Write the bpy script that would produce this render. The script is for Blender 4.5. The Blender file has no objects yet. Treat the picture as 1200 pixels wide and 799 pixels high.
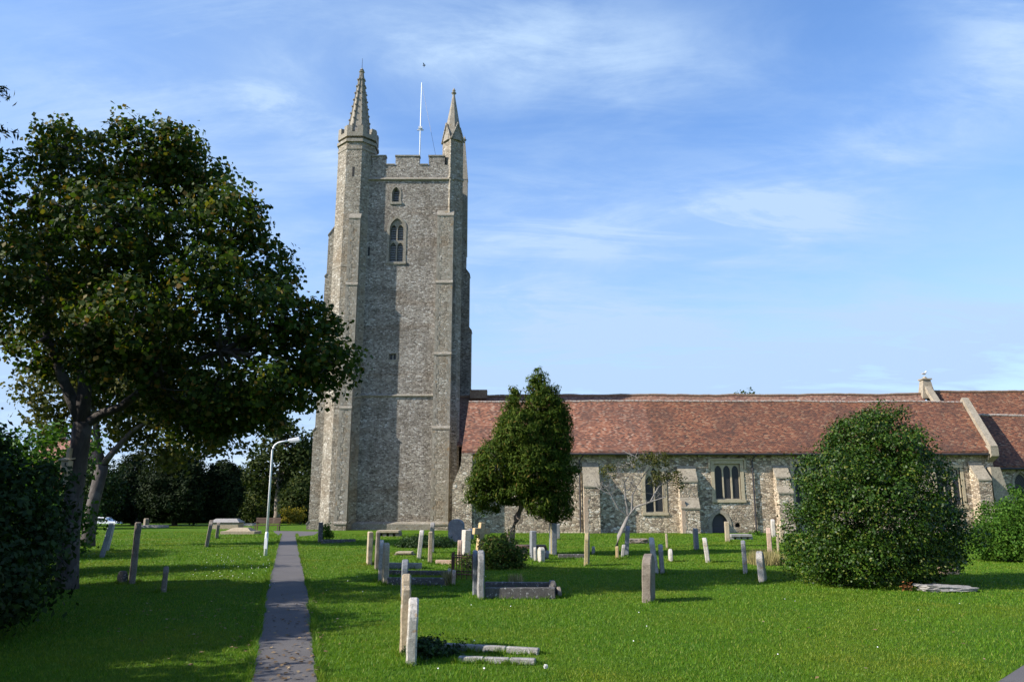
import bpy, bmesh, math, random
import numpy as np
from mathutils import Vector, Matrix, noise as mnoise

SC = bpy.context.scene
COL = SC.collection
random.seed(7)
RNG = np.random.default_rng(11)
R = math.radians

# ------------------------------------------------------------------ camera
F = 900.0                                   # focal length in photo pixels (1200 wide)
EYE = 1.75
PITCH = math.atan((594 - 399.5) / F)
SP, CP = math.sin(PITCH), math.cos(PITCH)
cam_d = bpy.data.cameras.new('camera')
cam_d.sensor_width = 36.0
cam_d.lens = 36.0 * F / 1200.0
cam_d.clip_start = 0.1
cam_d.clip_end = 3000
cam = bpy.data.objects.new('camera', cam_d)
COL.objects.link(cam)
cam.location = (0, 0, EYE)
cam.rotation_euler = (R(90) + PITCH, 0, 0)
SC.camera = cam

# ------------------------------------------------------------------ sky, sun, exposure
SUN_TRAVEL = Vector((2.0, 0.62, -1.36))      # the way sunlight travels
SUN_EL = math.atan2(1.36, math.hypot(2.0, 0.62))
world = bpy.data.worlds.new('World')
SC.world = world
world.use_nodes = True
SKY_STRENGTH = 0.138
SUN_STRENGTH = 4.7
EXPOSURE = 0.95

def build_world():
    nt = world.node_tree
    N, L = nt.nodes, nt.links
    bg = N['Background']
    sky = N.new('ShaderNodeTexSky')
    sky.sky_type = 'NISHITA'
    sky.sun_disc = False
    sky.sun_elevation = SUN_EL
    sky.sun_rotation = math.atan2(-2.0, -0.62)
    sky.air_density = 1.0; sky.dust_density = 0.6; sky.ozone_density = 2.2
    tc = N.new('ShaderNodeTexCoord')
    sep = N.new('ShaderNodeSeparateXYZ'); L.new(tc.outputs['Generated'], sep.inputs[0])
    def math_n(op, a, b=None, clamp=False):
        m = N.new('ShaderNodeMath'); m.operation = op; m.use_clamp = clamp
        for i, v in enumerate((a, b)):
            if v is None: continue
            if isinstance(v, (int, float)): m.inputs[i].default_value = v
            else: L.new(v, m.inputs[i])
        return m.outputs[0]
    zz = math_n('ADD', math_n('MAXIMUM', sep.outputs[2], 0.0), 0.16)
    px = math_n('DIVIDE', sep.outputs[0], zz); py = math_n('DIVIDE', sep.outputs[1], zz)
    comb = N.new('ShaderNodeCombineXYZ'); L.new(px, comb.inputs[0]); L.new(py, comb.inputs[1])
    def cloud(rot, scl, loc, sc, lo, hi, rough=0.58, dist=0.7):
        mp = N.new('ShaderNodeMapping'); L.new(comb.outputs[0], mp.inputs[0])
        mp.inputs['Rotation'].default_value = (0, 0, rot); mp.inputs['Scale'].default_value = scl
        mp.inputs['Location'].default_value = loc
        nz = N.new('ShaderNodeTexNoise'); L.new(mp.outputs[0], nz.inputs['Vector'])
        nz.inputs['Scale'].default_value = sc; nz.inputs['Detail'].default_value = 9
        nz.inputs['Roughness'].default_value = rough; nz.inputs['Distortion'].default_value = dist
        mr = N.new('ShaderNodeMapRange'); L.new(nz.outputs['Fac'], mr.inputs[0])
        mr.interpolation_type = 'SMOOTHERSTEP'
        mr.inputs[1].default_value = lo; mr.inputs[2].default_value = hi
        return mr.outputs[0]
    c1 = cloud(R(28), (0.75, 1.4, 1), (3.1, 1.7, 0), 2.2, 0.34, 0.72, 0.62, 0.5)
    c2 = cloud(R(-12), (0.7, 1.9, 1), (7.4, 4.2, 0), 2.6, 0.38, 0.74, 0.66, 0.8)
    c3 = cloud(R(40), (1.0, 1.0, 1), (1.4, 9.2, 0), 0.5, 0.36, 0.74, 0.5, 0.3)
    az = math_n('DIVIDE', sep.outputs[0], math_n('MAXIMUM', sep.outputs[1], 0.05))
    el = math_n('DIVIDE', sep.outputs[2], math_n('MAXIMUM', sep.outputs[1], 0.05))
    def bank(a0, e0, sa, se, rot, amp):       # a soft bank of cirrus round one direction
        da = math_n('SUBTRACT', az, a0); de = math_n('SUBTRACT', el, e0); c, q = math.cos(rot), math.sin(rot)
        p = math_n('ADD', math_n('MULTIPLY', da, c / sa), math_n('MULTIPLY', de, q / sa))
        r = math_n('ADD', math_n('MULTIPLY', da, -q / se), math_n('MULTIPLY', de, c / se))
        d2 = math_n('ADD', math_n('MULTIPLY', p, p), math_n('MULTIPLY', r, r))
        return math_n('MULTIPLY', math_n('POWER', 2.718, math_n('MULTIPLY', d2, -1.0)), amp)
    banks = [(-0.31, 0.56, 0.14, 0.05, R(-40), 0.9), (-0.02, 0.66, 0.34, 0.10, R(-8), 0.75), (0.72, 0.68, 0.10, 0.08, R(-25), 0.7), (-0.55, 0.50, 0.3, 0.22, 0, 0.6),
             (0.27, 0.385, 0.30, 0.032, R(3), 0.75), (0.02, 0.26, 0.26, 0.035, R(-12), 0.8), (0.42, 0.215, 0.46, 0.05, R(5), 0.9), (0.1, 0.37, 0.40, 0.10, R(0), 0.5), (-0.6, 0.16, 0.25, 0.10, 0, 0.7), (0.55, 0.50, 0.34, 0.07, R(25), 0.5), (0.2, 0.14, 0.7, 0.07, 0, 0.6)]
    tot = None
    for bk in banks:
        v = bank(*bk); tot = v if tot is None else math_n('ADD', tot, v)
    cc = math_n('MULTIPLY', math_n('MINIMUM', tot, 1.0), math_n('ADD', math_n('MULTIPLY', c2, 0.75), math_n('ADD', math_n('MULTIPLY', c1, 0.60), 0.36)))
    cc = math_n('ADD', cc, math_n('ADD', math_n('MULTIPLY', math_n('ADD', c3, math_n('MULTIPLY', c1, 0.6)), 0.20), 0.06))
    hz = N.new('ShaderNodeMapRange'); L.new(sep.outputs[2], hz.inputs[0])
    hz.inputs[1].default_value = 0.42; hz.inputs[2].default_value = 0.0
    hz.inputs[3].default_value = 0.0; hz.inputs[4].default_value = 0.50
    fac = math_n('ADD', math_n('MULTIPLY', cc, 0.95), hz.outputs[0], True)
    mix = N.new('ShaderNodeMix'); mix.data_type = 'RGBA'
    L.new(fac, mix.inputs[0]); L.new(sky.outputs[0], mix.inputs[6])
    mix.inputs[7].default_value = (2.2, 3.05, 3.75, 1)
    # this camera's blue is deep and saturated
    hsv = N.new('ShaderNodeHueSaturation'); L.new(mix.outputs[2], hsv.inputs['Color'])
    hsv.inputs['Saturation'].default_value = 1.26; hsv.inputs['Value'].default_value = 1.0
    tint = N.new('ShaderNodeMix'); tint.data_type = 'RGBA'; tint.blend_type = 'MULTIPLY'; tint.inputs[0].default_value = 1.0
    L.new(hsv.outputs[0], tint.inputs[6]); tint.inputs[7].default_value = (1.10, 0.955, 1.03, 1)
    L.new(tint.outputs[2], bg.inputs['Color'])
    bg.inputs['Strength'].default_value = SKY_STRENGTH
build_world()
sun_d = bpy.data.lights.new('sun', 'SUN')
sun_d.energy = SUN_STRENGTH
sun_d.angle = R(0.5)
sun_d.color = (1.0, 0.93, 0.84)
sun = bpy.data.objects.new('sun', sun_d)
COL.objects.link(sun)
sun.rotation_euler = SUN_TRAVEL.to_track_quat('-Z', 'Y').to_euler()
sun.location = (-60, -30, 42)
SC.view_settings.view_transform = 'Standard'
SC.view_settings.look = 'None'
SC.view_settings.gamma = 1
SC.view_settings.exposure = EXPOSURE
SC.cycles.max_bounces = 6
SC.cycles.transparent_max_bounces = 6

# ------------------------------------------------------------------ survey helpers: photo pixel -> place
def ray(px, py):
    u = (px - 600) / F; v = (399.5 - py) / F
    return u, CP - v * SP, SP + v * CP
def G(px, py):                              # point on the flat lawn
    u, dy, dz = ray(px, py)
    t = -EYE / dz
    return u * t, dy * t
def P(px, py, Y):                           # point at depth Y
    u, dy, dz = ray(px, py)
    t = Y / dy
    return Vector((u * t, Y, EYE + dz * t))
def mpp(py, Y):                             # metres per photo pixel at depth Y
    return Y / (F * ray(600, py)[1])
def zat(py, Y): return P(600, py, Y).z
def xat(px, py, Y): return P(px, py, Y).x
def gz(x, y):
    t = min(1, max(0, (y - 86) / 8.0))
    return -0.85 * t * t * (3 - 2 * t)

# ------------------------------------------------------------------ materials
def new_mat(name):
    m = bpy.data.materials.new(name); m.use_nodes = True
    nt = m.node_tree
    return m, nt.nodes, nt.links, nt.nodes['Principled BSDF']
def ramp(N, stops, interp='LINEAR'):
    r = N.new('ShaderNodeValToRGB'); r.color_ramp.interpolation = interp
    e = r.color_ramp.elements
    e[0].position, e[0].color = stops[0][0], (*stops[0][1], 1)
    e[1].position, e[1].color = stops[-1][0], (*stops[-1][1], 1)
    for p, c in stops[1:-1]:
        k = e.new(p); k.color = (*c, 1)
    return r
def mixc(N, L, fac, a, b, mode='MIX'):
    m = N.new('ShaderNodeMix'); m.data_type = 'RGBA'; m.blend_type = mode
    if isinstance(fac, (int, float)): m.inputs[0].default_value = fac
    else: L.new(fac, m.inputs[0])
    for i, v in ((6, a), (7, b)):
        if isinstance(v, tuple): m.inputs[i].default_value = (*v, 1)
        else: L.new(v, m.inputs[i])
    return m.outputs[2]
def texco(N, L, scale=(1, 1, 1), rnd=False):
    tc = N.new('ShaderNodeTexCoord'); mp = N.new('ShaderNodeMapping')
    L.new(tc.outputs['Object'], mp.inputs[0]); mp.inputs['Scale'].default_value = scale
    if rnd:
        oi = N.new('ShaderNodeObjectInfo'); m = N.new('ShaderNodeMath'); m.operation = 'MULTIPLY'
        L.new(oi.outputs['Random'], m.inputs[0]); m.inputs[1].default_value = 40
        c = N.new('ShaderNodeCombineXYZ')
        for i in range(3): L.new(m.outputs[0], c.inputs[i])
        L.new(c.outputs[0], mp.inputs['Location'])
    return mp.outputs[0]
def noise(N, L, vec, scale, detail=4, rough=0.55, dist=0.0):
    n = N.new('ShaderNodeTexNoise'); L.new(vec, n.inputs['Vector'])
    n.inputs['Scale'].default_value = scale; n.inputs['Detail'].default_value = detail
    n.inputs['Roughness'].default_value = rough; n.inputs['Distortion'].default_value = dist
    return n
def maprange(N, L, v, a, b, c=0.0, d=1.0):
    m = N.new('ShaderNodeMapRange'); L.new(v, m.inputs[0])
    for i, k in enumerate((a, b, c, d)): m.inputs[i + 1].default_value = k
    return m.outputs[0]
def bump(N, L, h, bsdf, strength=0.5, dist=0.02):
    b = N.new('ShaderNodeBump'); L.new(h, b.inputs['Height'])
    b.inputs['Strength'].default_value = strength; b.inputs['Distance'].default_value = dist
    L.new(b.outputs[0], bsdf.inputs['Normal'])

def rubble(name, stones, mortar, scale=3.2, stain=(0.16, 0.13, 0.10), stain_amt=0.55, zs=1.5, edge=0.055, bmp=0.9, streak=0.3):
    m, N, L, b = new_mat(name)
    co = texco(N, L, (1, 1, zs))
    dn = noise(N, L, co, 2.3, 3)
    add = N.new('ShaderNodeVectorMath'); add.operation = 'MULTIPLY_ADD'
    L.new(dn.outputs['Color'], add.inputs[0]); add.inputs[1].default_value = (0.16, 0.16, 0.16); L.new(co, add.inputs[2])
    v = N.new('ShaderNodeTexVoronoi'); L.new(add.outputs[0], v.inputs['Vector']); v.inputs['Scale'].default_value = scale
    ve = N.new('ShaderNodeTexVoronoi'); ve.feature = 'DISTANCE_TO_EDGE'
    L.new(add.outputs[0], ve.inputs['Vector']); ve.inputs['Scale'].default_value = scale
    sep = N.new('ShaderNodeSeparateColor'); L.new(v.outputs['Color'], sep.inputs[0])
    rp = ramp(N, stones); L.new(sep.outputs[0], rp.inputs[0])
    fine = noise(N, L, co, 14, 5, 0.7)
    c = mixc(N, L, 0.55, rp.outputs[0], ramp_out(N, L, fine.outputs['Fac'], [(0.3, (0.35, 0.35, 0.35)), (0.7, (1.0, 1.0, 1.0))]), 'MULTIPLY')
    c = mixc(N, L, 0.35, c, (1.5, 1.5, 1.5), 'MULTIPLY')
    mf = maprange(N, L, ve.outputs['Distance'], edge * 0.35, edge, 1.0, 0.0)
    c = mixc(N, L, mf, c, mortar)
    big = noise(N, L, co, 0.28, 5, 0.6)
    sf = maprange(N, L, big.outputs['Fac'], 0.48, 0.72, 0.0, stain_amt)
    c = mixc(N, L, sf, c, stain)
    big2 = noise(N, L, co, 0.9, 4, 0.6, 0.6)
    c = mixc(N, L, maprange(N, L, big2.outputs['Fac'], 0.58, 0.75, 0.0, 0.4), c, (0.42, 0.38, 0.30))
    st = noise(N, L, texco(N, L, (1.3, 1.3, 0.13)), 1.0, 5, 0.6, 0.4)
    c = mixc(N, L, maprange(N, L, st.outputs['Fac'], 0.48, 0.68, 0.0, streak), c, mixc(N, L, 1.0, c, (0.50, 0.46, 0.40), 'MULTIPLY'))
    bd = noise(N, L, texco(N, L, (0.10, 0.10, 0.55)), 1.0, 5, 0.65, 0.8)
    c = mixc(N, L, maprange(N, L, bd.outputs['Fac'], 0.53, 0.63, 0.0, streak), c, mixc(N, L, 1.0, c, (0.66, 0.56, 0.47), 'MULTIPLY'))
    L.new(c, b.inputs['Base Color']); b.inputs['Roughness'].default_value = 0.92
    hm = N.new('ShaderNodeMath'); hm.operation = 'MULTIPLY_ADD'
    hh = maprange(N, L, ve.outputs['Distance'], 0.0, edge * 2.2)
    L.new(fine.outputs['Fac'], hm.inputs[0]); hm.inputs[1].default_value = 0.6; L.new(hh, hm.inputs[2])
    bump(N, L, hm.outputs[0], b, bmp, 0.05)
    return m
def ramp_out(N, L, v, stops):
    r = ramp(N, stops); L.new(v, r.inputs[0]); return r.outputs[0]

def plain_stone(name, c1, c2, lichen=None, scale=3.0, rnd=False, bmp=0.35, lich_lo=0.56, orange=None, hi=None):
    m, N, L, b = new_mat(name)
    co = texco(N, L, (1, 1, 1), rnd)
    n = noise(N, L, co, scale, 6, 0.65)
    c = mixc(N, L, maprange(N, L, n.outputs['Fac'], 0.3, 0.7), c1, c2)
    if lichen:
        n2 = noise(N, L, co, scale * 3.2, 5, 0.6, 0.5)
        c = mixc(N, L, maprange(N, L, n2.outputs['Fac'], lich_lo, lich_lo + 0.07, 0, 0.85), c, lichen)
    if orange:
        n3 = noise(N, L, co, scale * 1.3 + 1.7, 4, 0.6, 0.4)
        c = mixc(N, L, maprange(N, L, n3.outputs['Fac'], 0.60, 0.67, 0, 0.8), c, orange)
    nm = noise(N, L, co, scale * 5.5, 6, 0.75, 0.8)
    c = mixc(N, L, maprange(N, L, nm.outputs['Fac'], 0.36, 0.62, 0.75, 0.0), c, mixc(N, L, 1.0, c, (0.42, 0.40, 0.36), 'MULTIPLY'))
    L.new(c, b.inputs['Base Color']); b.inputs['Roughness'].default_value = 0.88
    fine = noise(N, L, co, scale * 12, 5, 0.7)
    bump(N, L, fine.outputs['Fac'], b, bmp, 0.02)
    return m

def tile_mat(name, stops, zrow=0.075, w=0.17, blot=((0.10, 0.055, 0.035), 0.5), split=None):
    m, N, L, b = new_mat(name)
    tc = N.new('ShaderNodeTexCoord'); sep = N.new('ShaderNodeSeparateXYZ'); L.new(tc.outputs['Object'], sep.inputs[0])
    def M(op, a, k=None, c=None):
        n = N.new('ShaderNodeMath'); n.operation = op
        for i, v in enumerate((a, k, c)):
            if v is None: continue
            if isinstance(v, (int, float)): n.inputs[i].default_value = v
            else: L.new(v, n.inputs[i])
        return n.outputs[0]
    wob = noise(N, L, tc.outputs['Object'], 0.9, 2)
    zz = M('MULTIPLY_ADD', wob.outputs['Fac'], 0.05, sep.outputs[2])
    row = M('DIVIDE', zz, zrow); rf = M('FLOOR', row); fr = M('FRACT', row)
    off = M('MULTIPLY', M('MODULO', rf, 2.0), 0.5)
    colr = M('ADD', M('DIVIDE', sep.outputs[0], w), off); cf = M('FLOOR', colr); fc = M('FRACT', colr)
    cmb = N.new('ShaderNodeCombineXYZ'); L.new(cf, cmb.inputs[0]); L.new(rf, cmb.inputs[1])
    wn = N.new('ShaderNodeTexWhiteNoise'); wn.noise_dimensions = '2D'; L.new(cmb.outputs[0], wn.inputs['Vector'])
    c = ramp_out(N, L, wn.outputs['Value'], stops)
    big = noise(N, L, tc.outputs['Object'], 0.55, 6, 0.65, 0.4)
    c = mixc(N, L, maprange(N, L, big.outputs['Fac'], 0.42, 0.68, 0.0, blot[1]), c, blot[0])
    n4 = noise(N, L, tc.outputs['Object'], 3.1, 4, 0.7)
    c = mixc(N, L, maprange(N, L, n4.outputs['Fac'], 0.60, 0.72, 0.0, 0.35), c, (0.33, 0.27, 0.20))
    if split is not None:
        x0, c2, amt = split
        sx = M('MULTIPLY_ADD', wob.outputs['Fac'], 0.35, sep.outputs[0])
        c = mixc(N, L, maprange(N, L, sx, x0, x0 + 0.12, 0.0, amt), c, mixc(N, L, 1.0, c, c2, 'MULTIPLY'))
    L.new(c, b.inputs['Base Color']); b.inputs['Roughness'].default_value = 0.85
    gap = M('MINIMUM', M('MULTIPLY', fc, 6.0), 1.0)
    h = M('MULTIPLY', M('ADD', M('SUBTRACT', 1.0, fr), M('MULTIPLY', wn.outputs['Value'], 0.5)), gap)
    bump(N, L, h, b, 0.8, 0.03)
    return m

def leaf_mat(name, stops, trans=0.3, rough=0.5, spec=0.3, tcol=None):
    m, N, L, b = new_mat(name)
    g = N.new('ShaderNodeNewGeometry')
    c = ramp_out(N, L, g.outputs['Random Per Island'], stops)
    L.new(c, b.inputs['Base Color']); b.inputs['Roughness'].default_value = rough + 0.1
    b.inputs['Specular IOR Level'].default_value = spec * 0.45
    t = N.new('ShaderNodeBsdfTranslucent')
    tc = mixc(N, L, 1.0, c, tcol or (1.5, 1.6, 0.7), 'MULTIPLY'); L.new(tc, t.inputs['Color'])
    mx = N.new('ShaderNodeMixShader'); mx.inputs[0].default_value = trans
    L.new(b.outputs[0], mx.inputs[1]); L.new(t.outputs[0], mx.inputs[2])
    L.new(mx.outputs[0], N['Material Output'].inputs['Surface'])
    return m
def bark_mat(name, c1, c2, scale=4, patch=None):
    m, N, L, b = new_mat(name)
    co = texco(N, L, (1, 1, 0.25))
    n = noise(N, L, co, scale * 3, 6, 0.7, 0.6)
    c = mixc(N, L, maprange(N, L, n.outputs['Fac'], 0.3, 0.7), c1, c2)
    if patch:
        n2 = noise(N, L, texco(N, L), 2.5, 4)
        c = mixc(N, L, maprange(N, L, n2.outputs['Fac'], 0.52, 0.62, 0, 0.8), c, patch)
    L.new(c, b.inputs['Base Color']); b.inputs['Roughness'].default_value = 0.9
    bump(N, L, n.outputs['Fac'], b, 0.8, 0.04)
    return m
def simple(name, col, rough=0.6, metal=0.0, var=0.15, scale=6):
    m, N, L, b = new_mat(name)
    n = noise(N, L, texco(N, L), scale, 4)
    c = mixc(N, L, n.outputs['Fac'], tuple(k * (1 - var) for k in col), tuple(min(1, k * (1 + var)) for k in col))
    L.new(c, b.inputs['Base Color']); b.inputs['Roughness'].default_value = rough; b.inputs['Metallic'].default_value = metal
    return m

M_TOWER = rubble('tower_rubble', [(0.0, (0.115, 0.100, 0.082)), (0.3, (0.225, 0.203, 0.170)), (0.6, (0.325, 0.297, 0.25)), (0.85, (0.40, 0.373, 0.32)), (1.0, (0.54, 0.52, 0.47))],
                 (0.28, 0.255, 0.215), 6.2, (0.105, 0.088, 0.066), 0.65, streak=0.55)
M_BUTT = rubble('buttress_rubble', [(0.0, (0.16, 0.142, 0.108)), (0.4, (0.27, 0.243, 0.188)), (0.8, (0.34, 0.315, 0.255)), (1.0, (0.46, 0.44, 0.38))],
                (0.27, 0.245, 0.195), 4.6, (0.20, 0.14, 0.075), 0.6, streak=0.35)
M_WALL = rubble('aisle_rubble', [(0.0, (0.15, 0.114, 0.078)), (0.3, (0.39, 0.312, 0.215)), (0.65, (0.54, 0.448, 0.322)), (0.85, (0.62, 0.53, 0.39)), (1.0, (0.72, 0.65, 0.53))],
                (0.24, 0.20, 0.14), 4.4, (0.16, 0.125, 0.09), 0.6, 1.5)
M_ASH = plain_stone('dressed_stone', (0.27, 0.23, 0.165), (0.39, 0.345, 0.26), (0.19, 0.17, 0.13), 2.0)
M_ASHT = plain_stone('tower_dressed_stone', (0.20, 0.18, 0.14), (0.30, 0.275, 0.22), (0.38, 0.365, 0.32), 2.0, orange=(0.22, 0.15, 0.055))
M_TQ = plain_stone('tower_quoin', (0.19, 0.172, 0.135), (0.31, 0.284, 0.228), (0.38, 0.36, 0.31), 1.3, orange=(0.27, 0.18, 0.08))
M_FRAME = plain_stone('window_stone', (0.42, 0.35, 0.225), (0.52, 0.45, 0.31), None, 3.0)
M_QUOIN = plain_stone('warm_quoin', (0.40, 0.29, 0.20), (0.50, 0.40, 0.30), None, 2.0)
M_TILE = tile_mat('clay_tile', [(0.0, (0.05, 0.027, 0.017)), (0.3, (0.135, 0.049, 0.025)), (0.6, (0.205, 0.078, 0.038)), (0.88, (0.245, 0.112, 0.060)), (1.0, (0.29, 0.20, 0.14))],
                  blot=((0.070, 0.033, 0.021), 0.75), split=(0.7, (0.74, 0.68, 0.56), 1.0))
M_TILE2 = tile_mat('old_clay_tile', [(0.0, (0.06, 0.03, 0.022)), (0.4, (0.14, 0.064, 0.042)), (0.8, (0.22, 0.11, 0.072)), (1.0, (0.30, 0.21, 0.15))],
                   blot=((0.16, 0.10, 0.06), 0.6))
M_RIDGE = plain_stone('ridge_mortar', (0.40, 0.34, 0.28), (0.52, 0.47, 0.41), (0.30, 0.15, 0.10), 2.0, lich_lo=0.50)
M_RIDGE2 = plain_stone('old_ridge', (0.20, 0.12, 0.08), (0.28, 0.2, 0.13), (0.36, 0.3, 0.18), 3.0)
M_PIPE = simple('black_iron', (0.025, 0.025, 0.028), 0.5)
M_DARK = simple('dark_opening', (0.02, 0.02, 0.02), 0.9)
M_DOOR = simple('door_wood', (0.045, 0.042, 0.048), 0.7, scale=20)
M_LOUV = simple('slate_louvre', (0.20, 0.20, 0.195), 0.8)

def glass_mat():
    m, N, L, b = new_mat('leaded_glass')
    co = texco(N, L)
    sep = N.new('ShaderNodeSeparateXYZ'); L.new(co, sep.inputs[0])
    def M(op, a, k):
        n = N.new('ShaderNodeMath'); n.operation = op
        for i, v in enumerate((a, k)):
            if isinstance(v, (int, float)): n.inputs[i].default_value = v
            else: L.new(v, n.inputs[i])
        return n.outputs[0]
    a = M('PINGPONG', M('ADD', M('MULTIPLY', sep.outputs[0], 1.5), sep.outputs[2]), 0.1)
    d = M('PINGPONG', M('SUBTRACT', M('MULTIPLY', sep.outputs[0], 1.5), sep.outputs[2]), 0.1)
    k = M('LESS_THAN', M('MINIMUM', a, d), 0.014)
    c = mixc(N, L, k, (0.016, 0.017, 0.020), (0.075, 0.075, 0.075))
    L.new(c, b.inputs['Base Color']); b.inputs['Roughness'].default_value = 0.3; b.inputs['Specular IOR Level'].default_value = 0.18
    n = noise(N, L, co, 6, 3); bump(N, L, n.outputs['Fac'], b, 0.3, 0.02)
    return m
M_GLASS = glass_mat()

def grass_ground():
    m, N, L, b = new_mat('lawn')
    co = texco(N, L)
    n1 = noise(N, L, co, 0.35, 6, 0.62); n2 = noise(N, L, co, 5.0, 6, 0.7); n3 = noise(N, L, co, 40, 4, 0.7)
    c = mixc(N, L, maprange(N, L, n1.outputs['Fac'], 0.35, 0.68), (0.055, 0.135, 0.004), (0.098, 0.160, 0.006))
    c = mixc(N, L, maprange(N, L, n2.outputs['Fac'], 0.35, 0.75, 0, 0.7), c, (0.028, 0.072, 0.003))
    c = mixc(N, L, maprange(N, L, n3.outputs['Fac'], 0.55, 0.8, 0, 0.5), c, (0.13, 0.17, 0.035))
    L.new(c, b.inputs['Base Color']); b.inputs['Roughness'].default_value = 0.95
    b.inputs['Specular IOR Level'].default_value = 0.1
    bump(N, L, n3.outputs['Fac'], b, 0.9, 0.05)
    return m
def blade_mat():
    m, N, L, b = new_mat('grass_blade')
    g = N.new('ShaderNodeNewGeometry'); co = texco(N, L)
    c = ramp_out(N, L, g.outputs['Random Per Island'], [(0.0, (0.038, 0.104, 0.003)), (0.5, (0.082, 0.180, 0.005)), (0.85, (0.118, 0.210, 0.008)), (1.0, (0.23, 0.23, 0.045))])
    n1 = noise(N, L, co, 0.33, 5, 0.6)
    c = mixc(N, L, maprange(N, L, n1.outputs['Fac'], 0.50, 0.66, 0.0, 0.7), c, (0.170, 0.185, 0.014))
    n2 = noise(N, L, co, 1.7, 5, 0.65, 0.5)
    c = mixc(N, L, maprange(N, L, n2.outputs['Fac'], 0.50, 0.66, 0.0, 0.5), c, (0.040, 0.110, 0.006))
    L.new(c, b.inputs['Base Color']); b.inputs['Roughness'].default_value = 0.6
    b.inputs['Specular IOR Level'].default_value = 0.25
    t = N.new('ShaderNodeBsdfTranslucent'); L.new(mixc(N, L, 1.0, c, (1.4, 1.5, 0.7), 'MULTIPLY'), t.inputs['Color'])
    mx = N.new('ShaderNodeMixShader'); mx.inputs[0].default_value = 0.3
    L.new(b.outputs[0], mx.inputs[1]); L.new(t.outputs[0], mx.inputs[2]); L.new(mx.outputs[0], N['Material Output'].inputs['Surface'])
    return m
M_LAWN = grass_ground()
M_BLADE = blade_mat()
def asphalt():
    m, N, L, b = new_mat('asphalt')
    co = texco(N, L)
    n = noise(N, L, co, 60, 4, 0.8); n2 = noise(N, L, co, 1.1, 5, 0.6)
    c = mixc(N, L, n.outputs['Fac'], (0.050, 0.046, 0.045), (0.105, 0.097, 0.094))
    c = mixc(N, L, maprange(N, L, n2.outputs['Fac'], 0.4, 0.7, 0, 0.5), c, (0.108, 0.098, 0.088))
    L.new(c, b.inputs['Base Color']); b.inputs['Roughness'].default_value = 0.9
    bump(N, L, n.outputs['Fac'], b, 0.6, 0.01)
    return m
M_PATH = asphalt()
# leaf colours
L_SYC = leaf_mat('sycamore_leaf', [(0.0, (0.012, 0.028, 0.003)), (0.5, (0.032, 0.060, 0.006)), (0.78, (0.060, 0.088, 0.009)), (0.9, (0.105, 0.095, 0.015)), (1.0, (0.17, 0.095, 0.02))], 0.32, 0.5, 0.3)
L_HOLLY = leaf_mat('holly_leaf', [(0.0, (0.007, 0.022, 0.002)), (0.5, (0.021, 0.054, 0.004)), (0.85, (0.043, 0.086, 0.007)), (1.0, (0.12, 0.13, 0.02))], 0.12, 0.36, 0.4)
L_SHRUB = leaf_mat('shrub_leaf', [(0.0, (0.020, 0.058, 0.005)), (0.5, (0.040, 0.100, 0.009)), (1.0, (0.075, 0.140, 0.016))], 0.25, 0.5, 0.25)
L_CON = leaf_mat('cypress_spray', [(0.0, (0.014, 0.030, 0.003)), (0.5, (0.036, 0.066, 0.006)), (0.92, (0.070, 0.098, 0.010)), (1.0, (0.13, 0.085, 0.02))], 0.2, 0.6, 0.2)
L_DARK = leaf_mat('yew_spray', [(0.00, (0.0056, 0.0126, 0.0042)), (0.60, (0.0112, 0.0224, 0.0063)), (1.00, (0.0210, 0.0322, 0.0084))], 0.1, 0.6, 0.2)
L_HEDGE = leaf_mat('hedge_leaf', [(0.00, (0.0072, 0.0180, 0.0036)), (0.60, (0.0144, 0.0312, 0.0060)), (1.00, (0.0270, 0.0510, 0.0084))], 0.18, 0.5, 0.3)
L_OLIVE = leaf_mat('olive_leaf', [(0.00, (0.0280, 0.0384, 0.0080)), (0.50, (0.0560, 0.0656, 0.0128)), (1.00, (0.1040, 0.0920, 0.0240))], 0.25, 0.5, 0.25)
L_FAR = leaf_mat('far_leaf', [(0.00, (0.0176, 0.0304, 0.0080)), (0.60, (0.0360, 0.0544, 0.0128)), (1.00, (0.0680, 0.0760, 0.0208))], 0.2, 0.6, 0.2)
L_YEL = leaf_mat('yellow_leaf', [(0.0, (0.10, 0.095, 0.012)), (0.6, (0.20, 0.17, 0.02)), (1.0, (0.28, 0.22, 0.04))], 0.25, 0.6, 0.2)
L_IVY = leaf_mat('ivy_leaf', [(0.00, (0.0070, 0.0210, 0.0042)), (0.60, (0.0154, 0.0406, 0.0070)), (1.00, (0.0315, 0.0630, 0.0112))], 0.15, 0.4, 0.4)
L_DEAD = leaf_mat('dead_leaf', [(0.0, (0.10, 0.060, 0.028)), (0.6, (0.20, 0.135, 0.07)), (1.0, (0.32, 0.25, 0.15))], 0.15, 0.7, 0.2, (1, 1, 1))
L_STRAW = leaf_mat('dry_grass', [(0.0, (0.16, 0.15, 0.05)), (0.6, (0.30, 0.26, 0.11)), (1.0, (0.42, 0.36, 0.18))], 0.25, 0.7, 0.2, (1, 1, 0.8))
L_GRAVE = leaf_mat('grave_bush_leaf', [(0.0, (0.022, 0.046, 0.008)), (0.6, (0.050, 0.088, 0.014)), (0.9, (0.085, 0.105, 0.022)), (1.0, (0.14, 0.08, 0.035))], 0.22, 0.5, 0.2)
L_RUST = leaf_mat('brown_leaf', [(0.0, (0.18, 0.07, 0.025)), (1.0, (0.34, 0.14, 0.05))], 0.1, 0.7, 0.2, (1, 1, 1))
B_SYC = bark_mat('sycamore_bark', (0.030, 0.024, 0.020), (0.075, 0.063, 0.053), 4, (0.10, 0.09, 0.078))
B_GREY = bark_mat('grey_bark', (0.13, 0.12, 0.105), (0.26, 0.24, 0.215), 5)
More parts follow.
